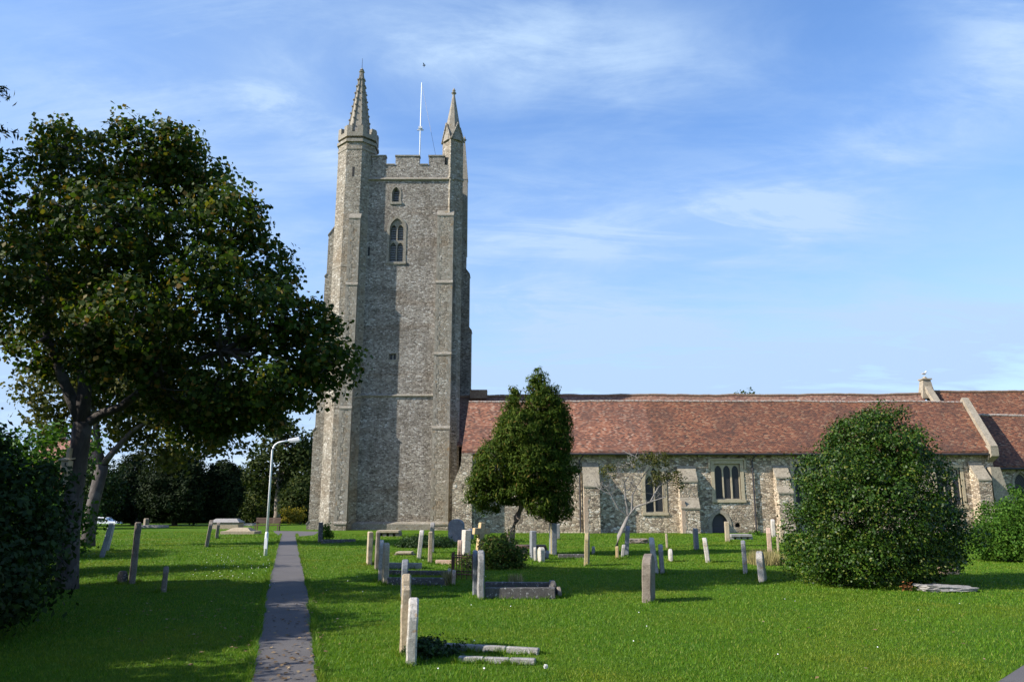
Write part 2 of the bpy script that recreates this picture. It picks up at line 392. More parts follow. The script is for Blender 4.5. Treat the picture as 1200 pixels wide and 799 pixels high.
B_BROWN = bark_mat('brown_bark', (0.10, 0.075, 0.055), (0.24, 0.20, 0.16), 5, (0.30, 0.27, 0.22))
B_DARK = bark_mat('dark_bark', (0.04, 0.033, 0.027), (0.09, 0.075, 0.06), 5)
# gravestone colours
S_TAN = plain_stone('tan_sandstone', (0.34, 0.27, 0.17), (0.46, 0.39, 0.27), (0.50, 0.47, 0.40), 5, True, 0.6, 0.60)
S_WHITE = plain_stone('lichened_limestone', (0.42, 0.39, 0.33), (0.58, 0.55, 0.49), (0.30, 0.27, 0.21), 5, True, 0.7, 0.60, orange=(0.42, 0.28, 0.14))
S_GREY = plain_stone('grey_stone', (0.24, 0.23, 0.21), (0.36, 0.35, 0.33), (0.48, 0.48, 0.46), 5, True, 0.6, 0.60)
S_SLATE = plain_stone('blue_grey_stone', (0.15, 0.163, 0.175), (0.235, 0.25, 0.265), (0.36, 0.37, 0.37), 4, True, 0.5, 0.64)
S_BROWN = plain_stone('brown_stone', (0.16, 0.13, 0.10), (0.27, 0.23, 0.18), (0.40, 0.38, 0.33), 5, True, 0.6, 0.62)
S_DARK = plain_stone('dark_kerb', (0.06, 0.055, 0.05), (0.13, 0.12, 0.11), (0.42, 0.42, 0.40), 5, True, 0.6, 0.585)
S_PINK = plain_stone('pinkish_stone', (0.38, 0.25, 0.18), (0.50, 0.38, 0.28), (0.52, 0.48, 0.42), 5, True, 0.6, 0.60)
S_YEL = plain_stone('yellow_lichen_stone', (0.30, 0.25, 0.14), (0.40, 0.33, 0.18), (0.45, 0.34, 0.10), 5, True, 0.6, 0.55)
S_CROSS = plain_stone('golden_stone', (0.44, 0.31, 0.15), (0.56, 0.43, 0.24), (0.50, 0.48, 0.42), 4, True, 0.5, 0.64)
M_WHITE = simple('white_paint', (0.74, 0.76, 0.78), 0.45, 0, 0.05)
M_LAMP = simple('lamp_grey', (0.55, 0.57, 0.58), 0.4)
M_RUST = simple('rusty_iron', (0.10, 0.045, 0.025), 0.8, 0.2, 0.4)
M_WOOD = simple('weathered_wood', (0.12, 0.075, 0.05), 0.8, 0, 0.3, 12)
M_BOX = simple('nest_box_wood', (0.50, 0.40, 0.27), 0.8, 0, 0.2, 10)
M_CAR = simple('car_paint', (0.72, 0.74, 0.76), 0.25, 0, 0.02)
M_CARG = simple('car_glass', (0.02, 0.025, 0.03), 0.1)
M_TYRE = simple('tyre', (0.02, 0.02, 0.02), 0.8)
M_BRICK = simple('red_brick', (0.30, 0.13, 0.09), 0.9, 0, 0.2, 4)
M_DAISY = simple('daisy_white', (0.78, 0.78, 0.74), 0.7)
M_BIRD = simple('dark_feather', (0.04, 0.04, 0.045), 0.8)
M_GULL = simple('gull_white', (0.74, 0.74, 0.73), 0.7)
M_GULLG = simple('gull_grey', (0.35, 0.36, 0.38), 0.7)
M_ROOFH = tile_mat('house_tile', [(0.0, (0.17, 0.07, 0.05)), (0.6, (0.30, 0.13, 0.09)), (1.0, (0.38, 0.2, 0.15))])

# ------------------------------------------------------------------ object helpers
def tag(o, label=None, cat=None, group=None, kind=None):
    if label: o['label'] = label
    if cat: o['category'] = cat
    if group: o['group'] = group
    if kind: o['kind'] = kind
    return o
def thing(name, loc, label, cat, group=None):
    o = bpy.data.objects.new(name, None); COL.objects.link(o)
    o.location = loc; o.empty_display_size = 0.3
    return tag(o, label, cat, group)
def rootloc(o):
    v = Vector((0, 0, 0))
    while o is not None:
        v = v + o.location; o = o.parent
    return v
class MB:
    """collects geometry in world coordinates and links it as ONE mesh object"""
    def __init__(s): s.v = []; s.f = []
    def add(s, vs, fs):
        b = len(s.v); s.v += [tuple(p) for p in vs]; s.f += [tuple(i + b for i in f) for f in fs]; return s
    def box(s, x0, x1, y0, y1, z0, z1):
        return s.add([(x0, y0, z0), (x1, y0, z0), (x1, y1, z0), (x0, y1, z0), (x0, y0, z1), (x1, y0, z1), (x1, y1, z1), (x0, y1, z1)],
                     [(0, 3, 2, 1), (4, 5, 6, 7), (0, 1, 5, 4), (1, 2, 6, 5), (2, 3, 7, 6), (3, 0, 4, 7)])
    def hexa(s, bot, top):
        n = len(bot)
        return s.add(list(bot) + list(top), [tuple(range(n - 1, -1, -1)), tuple(range(n, 2 * n))] + [(i, (i + 1) % n, n + (i + 1) % n, n + i) for i in range(n)])
    def prism_xz(s, poly, y0, y1):           # polygon in x,z (counter-clockwise seen from -y) between two depths
        n = len(poly)
        return s.add([(x, y0, z) for x, z in poly] + [(x, y1, z) for x, z in poly],
                     [tuple(range(n)), tuple(range(2 * n - 1, n - 1, -1))] + [(i, n + i, n + (i + 1) % n, (i + 1) % n) for i in range(n)])
    def prism_yz(s, poly, x0, x1):           # polygon in y,z between two x
        n = len(poly)
        return s.add([(x0, y, z) for y, z in poly] + [(x1, y, z) for y, z in poly],
                     [tuple(range(n - 1, -1, -1)), tuple(range(n, 2 * n))] + [(i, (i + 1) % n, n + (i + 1) % n, n + i) for i in range(n)])
    def ngon_z(s, cx, cy, r0, r1, z0, z1, n=8, rot=None):
        rot = math.pi / n if rot is None else rot
        a = [rot + 2 * math.pi * i / n for i in range(n)]
        return s.hexa([(cx + r0 * math.cos(t), cy + r0 * math.sin(t), z0) for t in a], [(cx + r1 * math.cos(t), cy + r1 * math.sin(t), z1) for t in a])
    def tube(s, pts, rads, n=8):
        pts = [Vector(p) for p in pts]; rings = []
        up = Vector((0.13, 0.21, 1)).normalized()
        for i, p in enumerate(pts):
            d = (pts[min(i + 1, len(pts) - 1)] - pts[max(i - 1, 0)]).normalized()
            a = d.cross(up if abs(d.dot(up)) < 0.95 else Vector((1, 0, 0))).normalized(); c = a.cross(d)
            rings.append([p + (a * math.cos(2 * math.pi * k / n) + c * math.sin(2 * math.pi * k / n)) * rads[i] for k in range(n)])
        b = len(s.v)
        for r in rings: s.v += [tuple(q) for q in r]
        for i in range(len(rings) - 1):
            for k in range(n):
                s.f.append((b + i * n + k, b + i * n + (k + 1) % n, b + (i + 1) * n + (k + 1) % n, b + (i + 1) * n + k))
        s.f.append(tuple(b + k for k in range(n - 1, -1, -1))); s.f.append(tuple(b + (len(rings) - 1) * n + k for k in range(n)))
        return s
    def build(s, name, mat, parent=None, loc=None, smooth=False, bevel=0, origin=None):
        o0 = rootloc(parent) if parent is not None else Vector(origin or (0, 0, 0))
        me = bpy.data.meshes.new(name)
        me.from_pydata([(x - o0.x, y - o0.y, z - o0.z) for x, y, z in s.v], [], s.f)
        bm = bmesh.new(); bm.from_mesh(me); bmesh.ops.recalc_face_normals(bm, faces=bm.faces); bm.to_mesh(me); bm.free()
        for m in (mat if isinstance(mat, (list, tuple)) else [mat]): me.materials.append(m)
        if smooth: me.polygons.foreach_set('use_smooth', [True] * len(me.polygons))
        o = bpy.data.objects.new(name, me); COL.objects.link(o)
        if parent is not None: o.parent = parent
        else: o.location = o0
        if bevel:
            bv = o.modifiers.new('bevel', 'BEVEL'); bv.width = bevel; bv.segments = 1; bv.limit_method = 'ANGLE'
        return o
def boolean_cut(o, cutters):
    """cut closed solids out of a mesh object"""
    for mb in cutters:
        c = mb.build('cutter', o.data.materials[0], None)
        c.location = -rootloc(o)
        c.location = Vector((0, 0, 0))
        md = o.modifiers.new('cut', 'BOOLEAN'); md.operation = 'DIFFERENCE'; md.solver = 'EXACT'; md.object = c
        bpy.context.view_layer.update()
        dg = bpy.context.evaluated_depsgraph_get()
        me = bpy.data.meshes.new_from_object(o.evaluated_get(dg))
        o.modifiers.clear()
        o.data = me
        bpy.data.objects.remove(c, do_unlink=True)
def bulk_mesh(name, V, faces_n, mat, parent=None, origin=(0, 0, 0), mat_idx=None):
    """V: (nf, k, 3) array, each face with its own k corners"""
    nf, k, _ = V.shape
    o0 = rootloc(parent) if parent is not None else Vector(origin)
    V = V - np.array(o0)
    me = bpy.data.meshes.new(name)
    me.vertices.add(nf * k); me.vertices.foreach_set('co', V.reshape(-1).astype(np.float32))
    me.loops.add(nf * k); me.loops.foreach_set('vertex_index', np.arange(nf * k, dtype=np.int32))
    me.polygons.add(nf); me.polygons.foreach_set('loop_start', np.arange(0, nf * k, k, dtype=np.int32))
    try: me.polygons.foreach_set('loop_total', np.full(nf, k, dtype=np.int32))
    except Exception: pass
    me.update(calc_edges=True)
    me.materials.append(mat)
    o = bpy.data.objects.new(name, me); COL.objects.link(o)
    if parent is not None: o.parent = parent
    else: o.location = o0
    return o

# ------------------------------------------------------------------ ground, paths
def build_ground():
    xs = np.unique(np.concatenate([np.linspace(-900, -80, 12), np.linspace(-80, 80, 81), np.linspace(80, 900, 12)]))
    ys = np.unique(np.concatenate([np.linspace(-150, 84, 60), np.linspace(84, 98, 15), np.linspace(98, 2200, 25)]))
    mb = MB(); nx = len(xs)
    for y in ys:
        for x in xs: mb.v.append((x, y, gz(x, y)))
    for j in range(len(ys) - 1):
        for i in range(nx - 1): mb.f.append((j * nx + i, j * nx + i + 1, (j + 1) * nx + i + 1, (j + 1) * nx + i))
    tag(mb.build('ground', M_LAWN), kind='structure')
build_ground()
PATH_L = [(291, 830), (295, 799), (303, 752), (311, 706), (318, 670), (324, 645), (328, 632), (330, 626)]
PATH_R = [(374, 830), (370, 799), (366, 752), (362, 706), (356, 670), (350, 645), (347.5, 632), (347, 626)]
def strip(name, left, right, z=0.006, wob=0.04):
    mb = MB(); Lp, Rp = [], []
    def dens(ps):
        g = [Vector((*G(*p), z)) for p in ps]; out = []
        for a, b in zip(g[:-1], g[1:]):
            for k in range(24): out.append(a.lerp(b, k / 24))
        out.append(g[-1]); return out
    Lp, Rp = dens(left), dens(right)
    for i in range(len(Lp)):
        n = (mnoise.noise(Vector((i * 0.23, 3.3, 0))) + 0.7 * mnoise.noise(Vector((i * 0.71, 3.3, 4)))) * wob; n2 = (mnoise.noise(Vector((i * 0.23, 9.7, 0))) + 0.7 * mnoise.noise(Vector((i * 0.71, 8.3, 4)))) * wob
        Lp[i].x += n; Rp[i].x += n2
    for i in range(len(Lp) - 1):
        mb.add([Lp[i], Rp[i], Rp[i + 1], Lp[i + 1]], [(0, 1, 2, 3)])
    tag(mb.build(name, M_PATH), kind='structure')
    return Lp, Rp
pl, pr = strip('path', PATH_L, PATH_R)
# the path meets a cross path in front of the tower
xs0 = [G(331, 626.2), G(372, 626.5), G(376, 622.5), G(318, 621.5), G(262, 620.6), G(262, 622.0), G(318, 623.6)]
cp = MB(); cp.add([(x, y, 0.010) for x, y in [G(328, 628), G(350, 628.5), G(368, 627), G(374, 622.6), G(320, 621.8), G(322, 624.2)]], [(0, 1, 2, 3, 4, 5)])
tag(cp.build('cross_path', M_PATH), kind='structure')
corner = [G(1160, 805), G(1205, 776), G(1290, 735), G(1500, 760), G(1400, 880), G(1160, 830)]
cp = MB(); cp.add([(x, y, 0.006) for x, y in corner], [tuple(range(6))])
tag(cp.build('side_path', M_PATH), kind='structure')

def in_poly(x, y, poly):
    ins = np.zeros(x.shape, bool); n = len(poly); j = n - 1
    for i in range(n):
        xi, yi = poly[i]; xj, yj = poly[j]
        c = ((yi > y) != (yj > y)) & (x < (xj - xi) * (y - yi) / (yj - yi + 1e-12) + xi)
        ins ^= c; j = i
    return ins
PATHPOLY = [(p.x, p.y) for p in pl] + [(p.x, p.y) for p in reversed(pr)]
XPOLY = [G(328, 628), G(350, 628.5), G(368, 627), G(374, 622.6), G(320, 621.8), G(322, 624.2)]

BASES = []                                  # places where the mower leaves longer tufts
def build_grass(n=620000):
    ymin, ymax = 6.3, 58.0
    # density falls with distance: sample 1/y**1.0 over area (y*width)
    u = RNG.random(n); y = ymin + (ymax - ymin) * u ** 1.55
    x = (RNG.random(n) * 2 - 1) * (y * 0.74 + 1.0)
    # mown tufts: gather blades into clumps
    ok = ~(in_poly(x, y, PATHPOLY) | in_poly(x, y, XPOLY) | in_poly(x, y, corner))
    ok &= ~((y > 53.0) & (x > -17.5)) 
    x, y = x[ok], y[ok]; n = len(x)
    nb = len(x)
    tx, ty, tr = [], [], []
    for (bx, by, rx, ry) in BASES:
        m = int(min(900, 5200 / max(by, 8)) * (0.5 + rx + ry))
        a = RNG.random(m) * 2 * np.pi; q = 1.0 + np.abs(RNG.normal(0, 0.16, m))
        tx.append(bx + np.cos(a) * q * (rx + 0.03)); ty.append(by + np.sin(a) * q * (ry + 0.03))
    for edge, sg in ((pl, -1), (pr, 1)):
        for a, b in zip(edge[:-1], edge[1:]):
            m = int(min(60, (b - a).length * 420 / max(1, a.y / 8)))
            q = RNG.random(m); tx.append(a.x + (b.x - a.x) * q + sg * (RNG.normal(0.045, 0.024, m))); ty.append(a.y + (b.y - a.y) * q)
    x = np.concatenate([x] + tx); y = np.concatenate([y] + ty); n = len(x)
    pn = np.array([mnoise.noise(Vector((a * 0.9, b * 0.9, 0))) for a, b in zip(x, y)])
    boost = np.ones(n); boost[nb:] = 1.2 + 1.4 * RNG.random(n - nb)
    far = np.clip((y - 8) / 30, 0, 1.4)
    h = boost * (0.022 + 0.012 * pn + 0.018 * RNG.random(n)) * (1 + 0.35 * far)
    w = (0.0030 + 0.003 * RNG.random(n)) * (1 + 2.6 * far)
    az = RNG.random(n) * 2 * np.pi
    lean = 0.25 + 0.75 * RNG.random(n)
    laz = RNG.random(n) * 2 * np.pi
    V = np.zeros((n, 3, 3))
    V[:, 0, 0] = x - w * np.cos(az); V[:, 0, 1] = y - w * np.sin(az)
    V[:, 1, 0] = x + w * np.cos(az); V[:, 1, 1] = y + w * np.sin(az)
    V[:, 2, 0] = x + h * lean * np.cos(laz); V[:, 2, 1] = y + h * lean * np.sin(laz); V[:, 2, 2] = h
    V[:, 0:2, 2] = -0.004
    tag(bulk_mesh('grass', V, 3, M_BLADE), 'short mown green grass covering the churchyard lawn', 'grass', kind='stuff')
# ------------------------------------------------------------------ foliage helpers
def leaves(pts, nrm, size, aspect=0.55, fold=0.25, up=0.4, jitter=0.9, rise=0.0):
    """kite shaped leaves at pts, facing roughly nrm"""
    n = len(pts)
    d = nrm + RNG.normal(0, jitter, (n, 3)); d[:, 2] += up
    d /= np.linalg.norm(d, axis=1, keepdims=True) + 1e-9
    t = RNG.normal(0, 1, (n, 3)); t[:, 2] += rise; t += rise * 0.4 * nrm; t -= d * np.sum(t * d, axis=1, keepdims=True); t /= np.linalg.norm(t, axis=1, keepdims=True) + 1e-9
    b = np.cross(d, t)
    s = (size * (0.65 + 0.7 * RNG.random(n)))[:, None]
    V = np.zeros((n, 4, 3))
    V[:, 0] = pts - t * s * 0.5
    V[:, 1] = pts + b * s * aspect * 0.5 + d * s * fold * 0.3 - t * s * 0.05
    V[:, 2] = pts + t * s * 0.5
    V[:, 3] = pts - b * s * aspect * 0.5 + d * s * fold * 0.3 - t * s * 0.05
    return V
def ell_points(ells, n, clump=0.25, per=26, shell=0.55):
    """leaf positions in clumps through a union of ellipsoids (cx,cy,cz,rx,ry,rz[,weight])"""
    ells = [tuple(e) for e in ells]
    vol = np.array([(e[3] * e[4] * e[5]) ** 0.78 * (e[6] if len(e) > 6 else 1) for e in ells]); vol /= vol.sum()
    pts, nrm = [], []
    for e, fr in zip(ells, vol):
        m = max(2, int(n * fr / per))
        d = RNG.normal(0, 1, (m, 3)); d /= np.linalg.norm(d, axis=1, keepdims=True)
        r = np.where(RNG.random(m) < shell, 0.78 + 0.24 * RNG.random(m), RNG.random(m) ** 0.5)[:, None]
        c = np.array(e[:3]) + d * r * np.array(e[3:6])
        k = RNG.integers(int(per * 0.5), int(per * 1.5), m)
        cr = clump * (0.6 + 0.8 * RNG.random(m))
        idx = np.repeat(np.arange(m), k)
        off = np.clip(RNG.normal(0, 1, (len(idx), 3)), -1.5, 1.5) * cr[idx][:, None] * np.array([1, 1, 0.7])
        pts.append(c[idx] + off)
        nn = d[idx] * 0.7 + off / (cr[idx][:, None] + 1e-6) * 0.5
        nrm.append(nn)
    return np.concatenate(pts), np.concatenate(nrm)
def lobes(es, n, k=0.3, seed=5):
    """small uneven lumps and shoots on the outside of a crown"""
    rn = random.Random(seed); out = []
    for i in range(n):
        e = rn.choice(es); d = Vector((rn.gauss(0, 1), rn.gauss(0, 1), rn.gauss(0.2, 1))).normalized(); q = rn.uniform(0.9, 1.12); f = k * rn.uniform(0.6, 1.3)
        out.append((e[0] + d.x * e[3] * q, e[1] + d.y * e[4] * q, e[2] + d.z * e[5] * q, e[3] * f, e[4] * f, e[5] * f * 0.8, 0.8))
    return out
def crown(parent, ells, n, size, mat, name='crown', clump=0.25, per=26, aspect=0.6, shell=0.55, zmin=0.02, up=0.4, jitter=0.9):
    p, nr = ell_points(ells, n, clump, per, shell)
    k = p[:, 2] > zmin
    V = leaves(p[k], nr[k], np.full(k.sum(), size), aspect, up=up, jitter=jitter)
    return bulk_mesh(name, V, 4, mat, parent)
def E(px, py, Y, rx, rz, dy, w=1.0):         # ellipsoid surveyed from the photo: centre, half sizes in pixels, half depth in metres
    p = P(px, py, Y); k = mpp(py, Y)
    return (p.x, p.y, p.z, rx * k, dy, rz * k, w)
def wiggle(a, b, n=5, amp=0.08):
    a, b = Vector(a), Vector(b); L = (b - a).length; out = []
    for i in range(n + 1):
        t = i / n; p = a.lerp(b, t)
        if 0 < i < n: p += Vector((random.uniform(-1, 1), random.uniform(-1, 1), random.uniform(-0.5, 0.8))) * amp * L
        out.append(p)
    return out
def taper(r0, r1, n): return [r0 + (r1 - r0) * i / n for i in range(n + 1)]
def limbs_to(mb, start, targets, r0, amp=0.07, n=6, r1=0.02):
    for t in targets:
        mb.tube(wiggle(start, t, n, amp), taper(r0, r1, n), 6)
def grow(mb, p, d, L, r, depth, spread=0.6, upb=0.15, ends=None, n=5):
    pts = [p]; q = p.copy(); dd = d.copy()
    for i in range(4):
        dd = (dd + Vector((random.gauss(0, 1), random.gauss(0, 1), random.gauss(0, 1))) * 0.14 + Vector((0, 0, upb * 0.3))).normalized()
        q = q + dd * L / 4; pts.append(q.copy())
    mb.tube(pts, taper(r, r * 0.62, 4), n)
    if depth == 0:
        if ends is not None: ends.append(q)
        return
    for k in range(random.choice((2, 3, 3))):
        nd = (dd + Vector((random.gauss(0, 1), random.gauss(0, 1), random.gauss(0, 0.8))) * spread + Vector((0, 0, upb))).normalized()
        s = pts[random.choice((2, 3, 4))] if k else pts[-1]
        grow(mb, s, nd, L * random.uniform(0.6, 0.85), r * 0.6, depth - 1, spread, upb, ends, max(3, n - 1))

# ------------------------------------------------------------------ the church
YT = 62.0           # tower front face
YW = 55.0           # aisle front wall
church = thing('church', (P(760, 590, YW).x, YW, 0), 'long rubble stone parish church with a tall pinnacled tower and red tiled roofs', 'church')

def arch_poly(xc, w, z0, zs, za, n=8):
    """pointed opening, counter-clockwise from -y: width w, sill z0, springing zs, apex za"""
    h = w / 2; rise = za - zs
    rad = (h * h + rise * rise) / (2 * h) if rise > 0 else h
    pts = [(xc - h, z0), (xc + h, z0)]
    a_end = math.atan2(rise, rad - h) if rad != h else math.pi / 2
    cx = xc + h - rad
    for i in range(n + 1):
        a = a_end * i / n; pts.append((cx + rad * math.cos(a), zs + rad * math.sin(a)))
    cx = xc - h + rad
    for i in range(n - 1, -1, -1):
        a = a_end * i / n; pts.append((cx - rad * math.cos(a), zs + rad * math.sin(a)))
    return pts
def rect_poly(x0, x1, z0, z1): return [(x0, z0), (x1, z0), (x1, z1), (x0, z1)]
def grow_poly(poly, d):
    cx = sum(p[0] for p in poly) / len(poly); cz = sum(p[1] for p in poly) / len(poly)
    xs = [p[0] for p in poly]; zs = [p[1] for p in poly]
    sx = (max(xs) - min(xs) + 2 * d) / (max(xs) - min(xs)); sz = (max(zs) - min(zs) + 2 * d) / (max(zs) - min(zs))
    mx, mz = (max(xs) + min(xs)) / 2, (max(zs) + min(zs)) / 2
    return [(mx + (x - mx) * sx, mz + (z - mz) * sz) for x, z in poly]
def window(wall_y, outer, lights, name='window', frame_mat=None, frame_w=0.2, sill=True, louvre=False, depth=0.34, extra=None):
    """tracery plate with cut lights and a surround, panes behind it; returns the cutter for the wall"""
    fm = frame_mat or M_FRAME
    plate = MB().prism_xz(outer, wall_y + 0.13, wall_y + 0.27)
    w = plate.build(name, fm, church)
    cut = [MB().prism_xz(l, wall_y - 0.5, wall_y + 1.0) for l in lights]
    boolean_cut_local(w, cut)
    # surround: ring standing slightly proud of the wall
    ring = MB(); op = grow_poly(outer, frame_w); n = len(outer)
    vs = [(x, wall_y - 0.035, z) for x, z in op] + [(x, wall_y - 0.035, z) for x, z in outer] + [(x, wall_y + 0.30, z) for x, z in outer] + [(x, wall_y + 0.02, z) for x, z in op]
    fs = []
    for i in range(n):
        j = (i + 1) % n
        fs += [(i, j, n + j, n + i), (n + i, n + j, 2 * n + j, 2 * n + i), (3 * n + i, i, n * 0 + i, 3 * n + i)[:0] or (3 * n + i, 3 * n + j, j, i)]
    ring.add(vs, fs); ring.build('surround', fm, w)
    if sill:
        xs = [p[0] for p in outer]; z0 = min(p[1] for p in outer)
        MB().box(min(xs) - frame_w - 0.05, max(xs) + frame_w + 0.05, wall_y - 0.09, wall_y + 0.2, z0 - 0.2, z0 - 0.002).build('sill', fm, w)
    if louvre:
        lv = MB()
        for l in lights:
            xs = [p[0] for p in l]; zs = [p[1] for p in l]; z = min(zs) + 0.05
            while z < max(zs) - 0.05:
                lv.add([(min(xs), wall_y + 0.30, z), (max(xs), wall_y + 0.30, z), (max(xs), wall_y + 0.44, z + 0.17), (min(xs), wall_y + 0.44, z + 0.17),
                        (min(xs), wall_y + 0.30, z + 0.035), (max(xs), wall_y + 0.30, z + 0.035), (max(xs), wall_y + 0.44, z + 0.205), (min(xs), wall_y + 0.44, z + 0.205)],
                       [(0, 3, 2, 1), (4, 5, 6, 7), (0, 1, 5, 4), (1, 2, 6, 5), (2, 3, 7, 6), (3, 0, 4, 7)])
                z += 0.21
        lv.build('louvre', M_LOUV, w)
    else:
        MB().prism_xz(grow_poly(outer, -0.02), wall_y + 0.19, wall_y + 0.215).build('pane', M_GLASS, w)
    return w
def boolean_cut_local(o, cutters):
    """as boolean_cut, cutters given in world coordinates"""
    bpy.context.view_layer.update()
    boolean_cut(o, cutters)

def px_poly_rect(x0, y0, x1, y1, Y): 
    return xat(x0, (y0 + y1) / 2, Y), xat(x1, (y0 + y1) / 2, Y), zat(y1, Y), zat(y0, Y)

# --- tower body
TX0, TX1 = -13.4, -5.15
Z_STR = zat(211, YT); Z_CREN = zat(193.5, YT); Z_MER = zat(183.5, YT)
tower = MB().box(TX0, TX1, YT, YT + 8.6, -0.3, Z_STR).build('tower', M_TOWER, church)
# belfry window, small window
bx0, bx1, bz0, bz1 = px_poly_rect(456.5, 256, 473, 307, YT)
bo = arch_poly((bx0 + bx1) / 2, bx1 - bx0, bz0, bz0 + (bz1 - bz0) * 0.76, bz1)
bw = (bx1 - bx0); lw = bw * 0.40; bl = []
for s in (-1, 1):
    xc = (bx0 + bx1) / 2 + s * bw * 0.245
    bl.append(arch_poly(xc, lw, bz0 + 0.06, bz0 + (bz1 - bz0) * 0.36, bz0 + (bz1 - bz0) * 0.45, 5))
    bl.append(arch_poly(xc, lw, bz0 + (bz1 - bz0) * 0.50, bz0 + (bz1 - bz0) * 0.76, bz0 + (bz1 - bz0) * 0.86, 5))
sx0, sx1, sz0, sz1 = px_poly_rect(459.5, 219.5, 468.5, 237, YT)
so = arch_poly((sx0 + sx1) / 2, sx1 - sx0, sz0, sz0 + (sz1 - sz0) * 0.6, sz1)
sl = [arch_poly((sx0 + sx1) / 2, (sx1 - sx0) * 0.72, sz0 + 0.05, sz0 + (sz1 - sz0) * 0.62, sz1 - 0.13)]
tx0, tx1, tz0, tz1 = px_poly_rect(456, 414.5, 464.5, 421.5, YT)
to = rect_poly(tx0, tx1, tz0, tz1)
tl = [rect_poly(tx0 + 0.07, (tx0 + tx1) / 2 - 0.05, tz0 + 0.05, tz1 - 0.05), rect_poly((tx0 + tx1) / 2 + 0.05, tx1 - 0.07, tz0 + 0.05, tz1 - 0.05)]
boolean_cut_local(tower, [MB().prism_xz(p, YT - 1, YT + 0.6) for p in (bo, so, to)])
window(YT, bo, bl, 'belfry_window', M_ASHT, 0.22, True, True)
window(YT, so, sl, 'small_window', M_ASHT, 0.14, True, True)
window(YT, to, tl, 'small_window', M_ASHT, 0.10, False, False)
# parapet with battlements: walls all round, 0.45 thick
par = MB()
def cren_wall(x0, x1, y0, y1, cuts, axis):
    par.box(x0, x1, y0, y1, Z_STR, Z_CREN)
    for a, b in cuts:
        if axis == 'x': par.box(a, b, y0 + 0.002, y1 - 0.002, Z_CREN - 0.002, Z_MER)
        else: par.box(x0 + 0.002, x1 - 0.002, a, b, Z_CREN - 0.002, Z_MER)
mx = [(xat(a, 188, YT), xat(b, 188, YT)) for a, b in ((436, 452), (463.5, 491.5), (502.5, 521))]
cren_wall(TX0, TX1, YT, YT + 0.45, mx, 'x')
cren_wall(TX0, TX1, YT + 8.15, YT + 8.6, mx, 'x')
ym = [(YT + 0.46, YT + 1.7), (YT + 2.6, YT + 4.1), (YT + 5.0, YT + 6.4), (YT + 7.3, YT + 8.14)]
cren_wall(TX1 - 0.45, TX1 + 0.01, YT + 0.451, YT + 8.149, ym, 'y')
cren_wall(TX0 - 0.01, TX0 + 0.45, YT + 0.451, YT + 8.149, ym, 'y')
pa = par.build('parapet', M_TOWER, church)
for a, b in mx: MB().box(a - 0.05, b + 0.05, YT - 0.06, YT + 0.5, Z_MER, Z_MER + 0.12).build('coping', M_ASHT, pa)
cre = [(mx[0][1] + 0.052, mx[1][0] - 0.052), (mx[1][1] + 0.052, mx[2][0] - 0.052)]
for a, b in cre: MB().box(a, b, YT - 0.06, YT + 0.5, Z_CREN, Z_CREN + 0.1).build('coping', M_ASHT, pa)
for a, b in ym: MB().box(TX1 - 0.5, TX1 + 0.07, a - 0.05, b + 0.05, Z_MER, Z_MER + 0.12).build('coping', M_ASHT, pa)
MB().box(TX0 + 0.45, TX1 - 0.45, YT + 0.45, YT + 8.15, Z_STR - 0.3, Z_STR + 0.35).build('tower_roof', M_LOUV, church)
# string courses and plinth
def course(x0, x1, y0, z, h, d, name='string_course', m=None):
    MB().prism_yz([(y0 - d, z), (y0 + 0.05, z - h * 0.5), (y0 + 0.05, z + h), (y0 - d * 0.8, z + h * 0.35)], x0, x1).build(name, m or M_ASHT, church)
course(TX0 + 0.5, TX1 + 0.15, YT, Z_STR, 0.28, 0.16)
course(TX0 + 0.6, TX1 - 0.6, YT, zat(464, YT), 0.2, 0.14)
MB().prism_yz([(YT - 0.25, -0.2), (YT - 0.25, 0.45), (YT + 0.05, 0.68), (YT + 0.05, -0.2)], TX0, TX1 - 0.6).build('plinth', M_ASHT, church)
def buttress(x0, x1, yb, steps, mat, cap=None, name='buttress', parent=None, quoin=None, slope=1.6):
    """front-projecting stepped buttress: steps = [(z_top, projection)], lowest first, each with a sloped weathering"""
    mb = MB(); capl = []; z = -0.2
    for i, (zt, pr) in enumerate(steps):
        nx = steps[i + 1][1] if i + 1 < len(steps) else 0.0
        caps = MB(); capl.append(caps); run = pr - nx; top = min(zt, zt - run * slope) 
        sh = 0.0015 * i
        mb.prism_yz([(yb - pr, z), (yb + 0.3, z), (yb + 0.3, zt), (yb - nx, zt), (yb - pr, top)], x0 + sh, x1 - sh)
        if cap:
            caps.prism_yz([(yb - pr - 0.05, top - 0.07), (yb - pr - 0.05, top + 0.03), (yb - nx + 0.02, zt + 0.05), (yb - nx + 0.02, zt - 0.05), (yb - pr + 0.02, top - 0.09)], x0 - 0.035 - sh, x1 + 0.035 + sh)
        z = zt - 0.002 if nx == 0 else zt - 0.01
    o = mb.build(name, mat, parent or church)
    if quoin:
        for sd in (0, 1):
            qn = MB(); zq = 0.7; k = 0
            while zq < steps[-1][0] - 0.9:
                pr = next(p for zt, p in steps if zq + 0.42 < zt); wq = 0.22 + 0.16 * ((k + sd) % 2)
                xa, xb = (x0 - 0.012, x0 + wq) if sd == 0 else (x1 - wq, x1 + 0.012)
                qn.box(xa, xb, yb - pr - 0.012, yb - pr + 0.24 + 0.12 * (k % 2), zq, zq + 0.401); zq += 0.4; k += 1
            qn.build('quoin', quoin, o)
    if cap:
        for c in capl: c.build('weathering', cap, o)
    return o
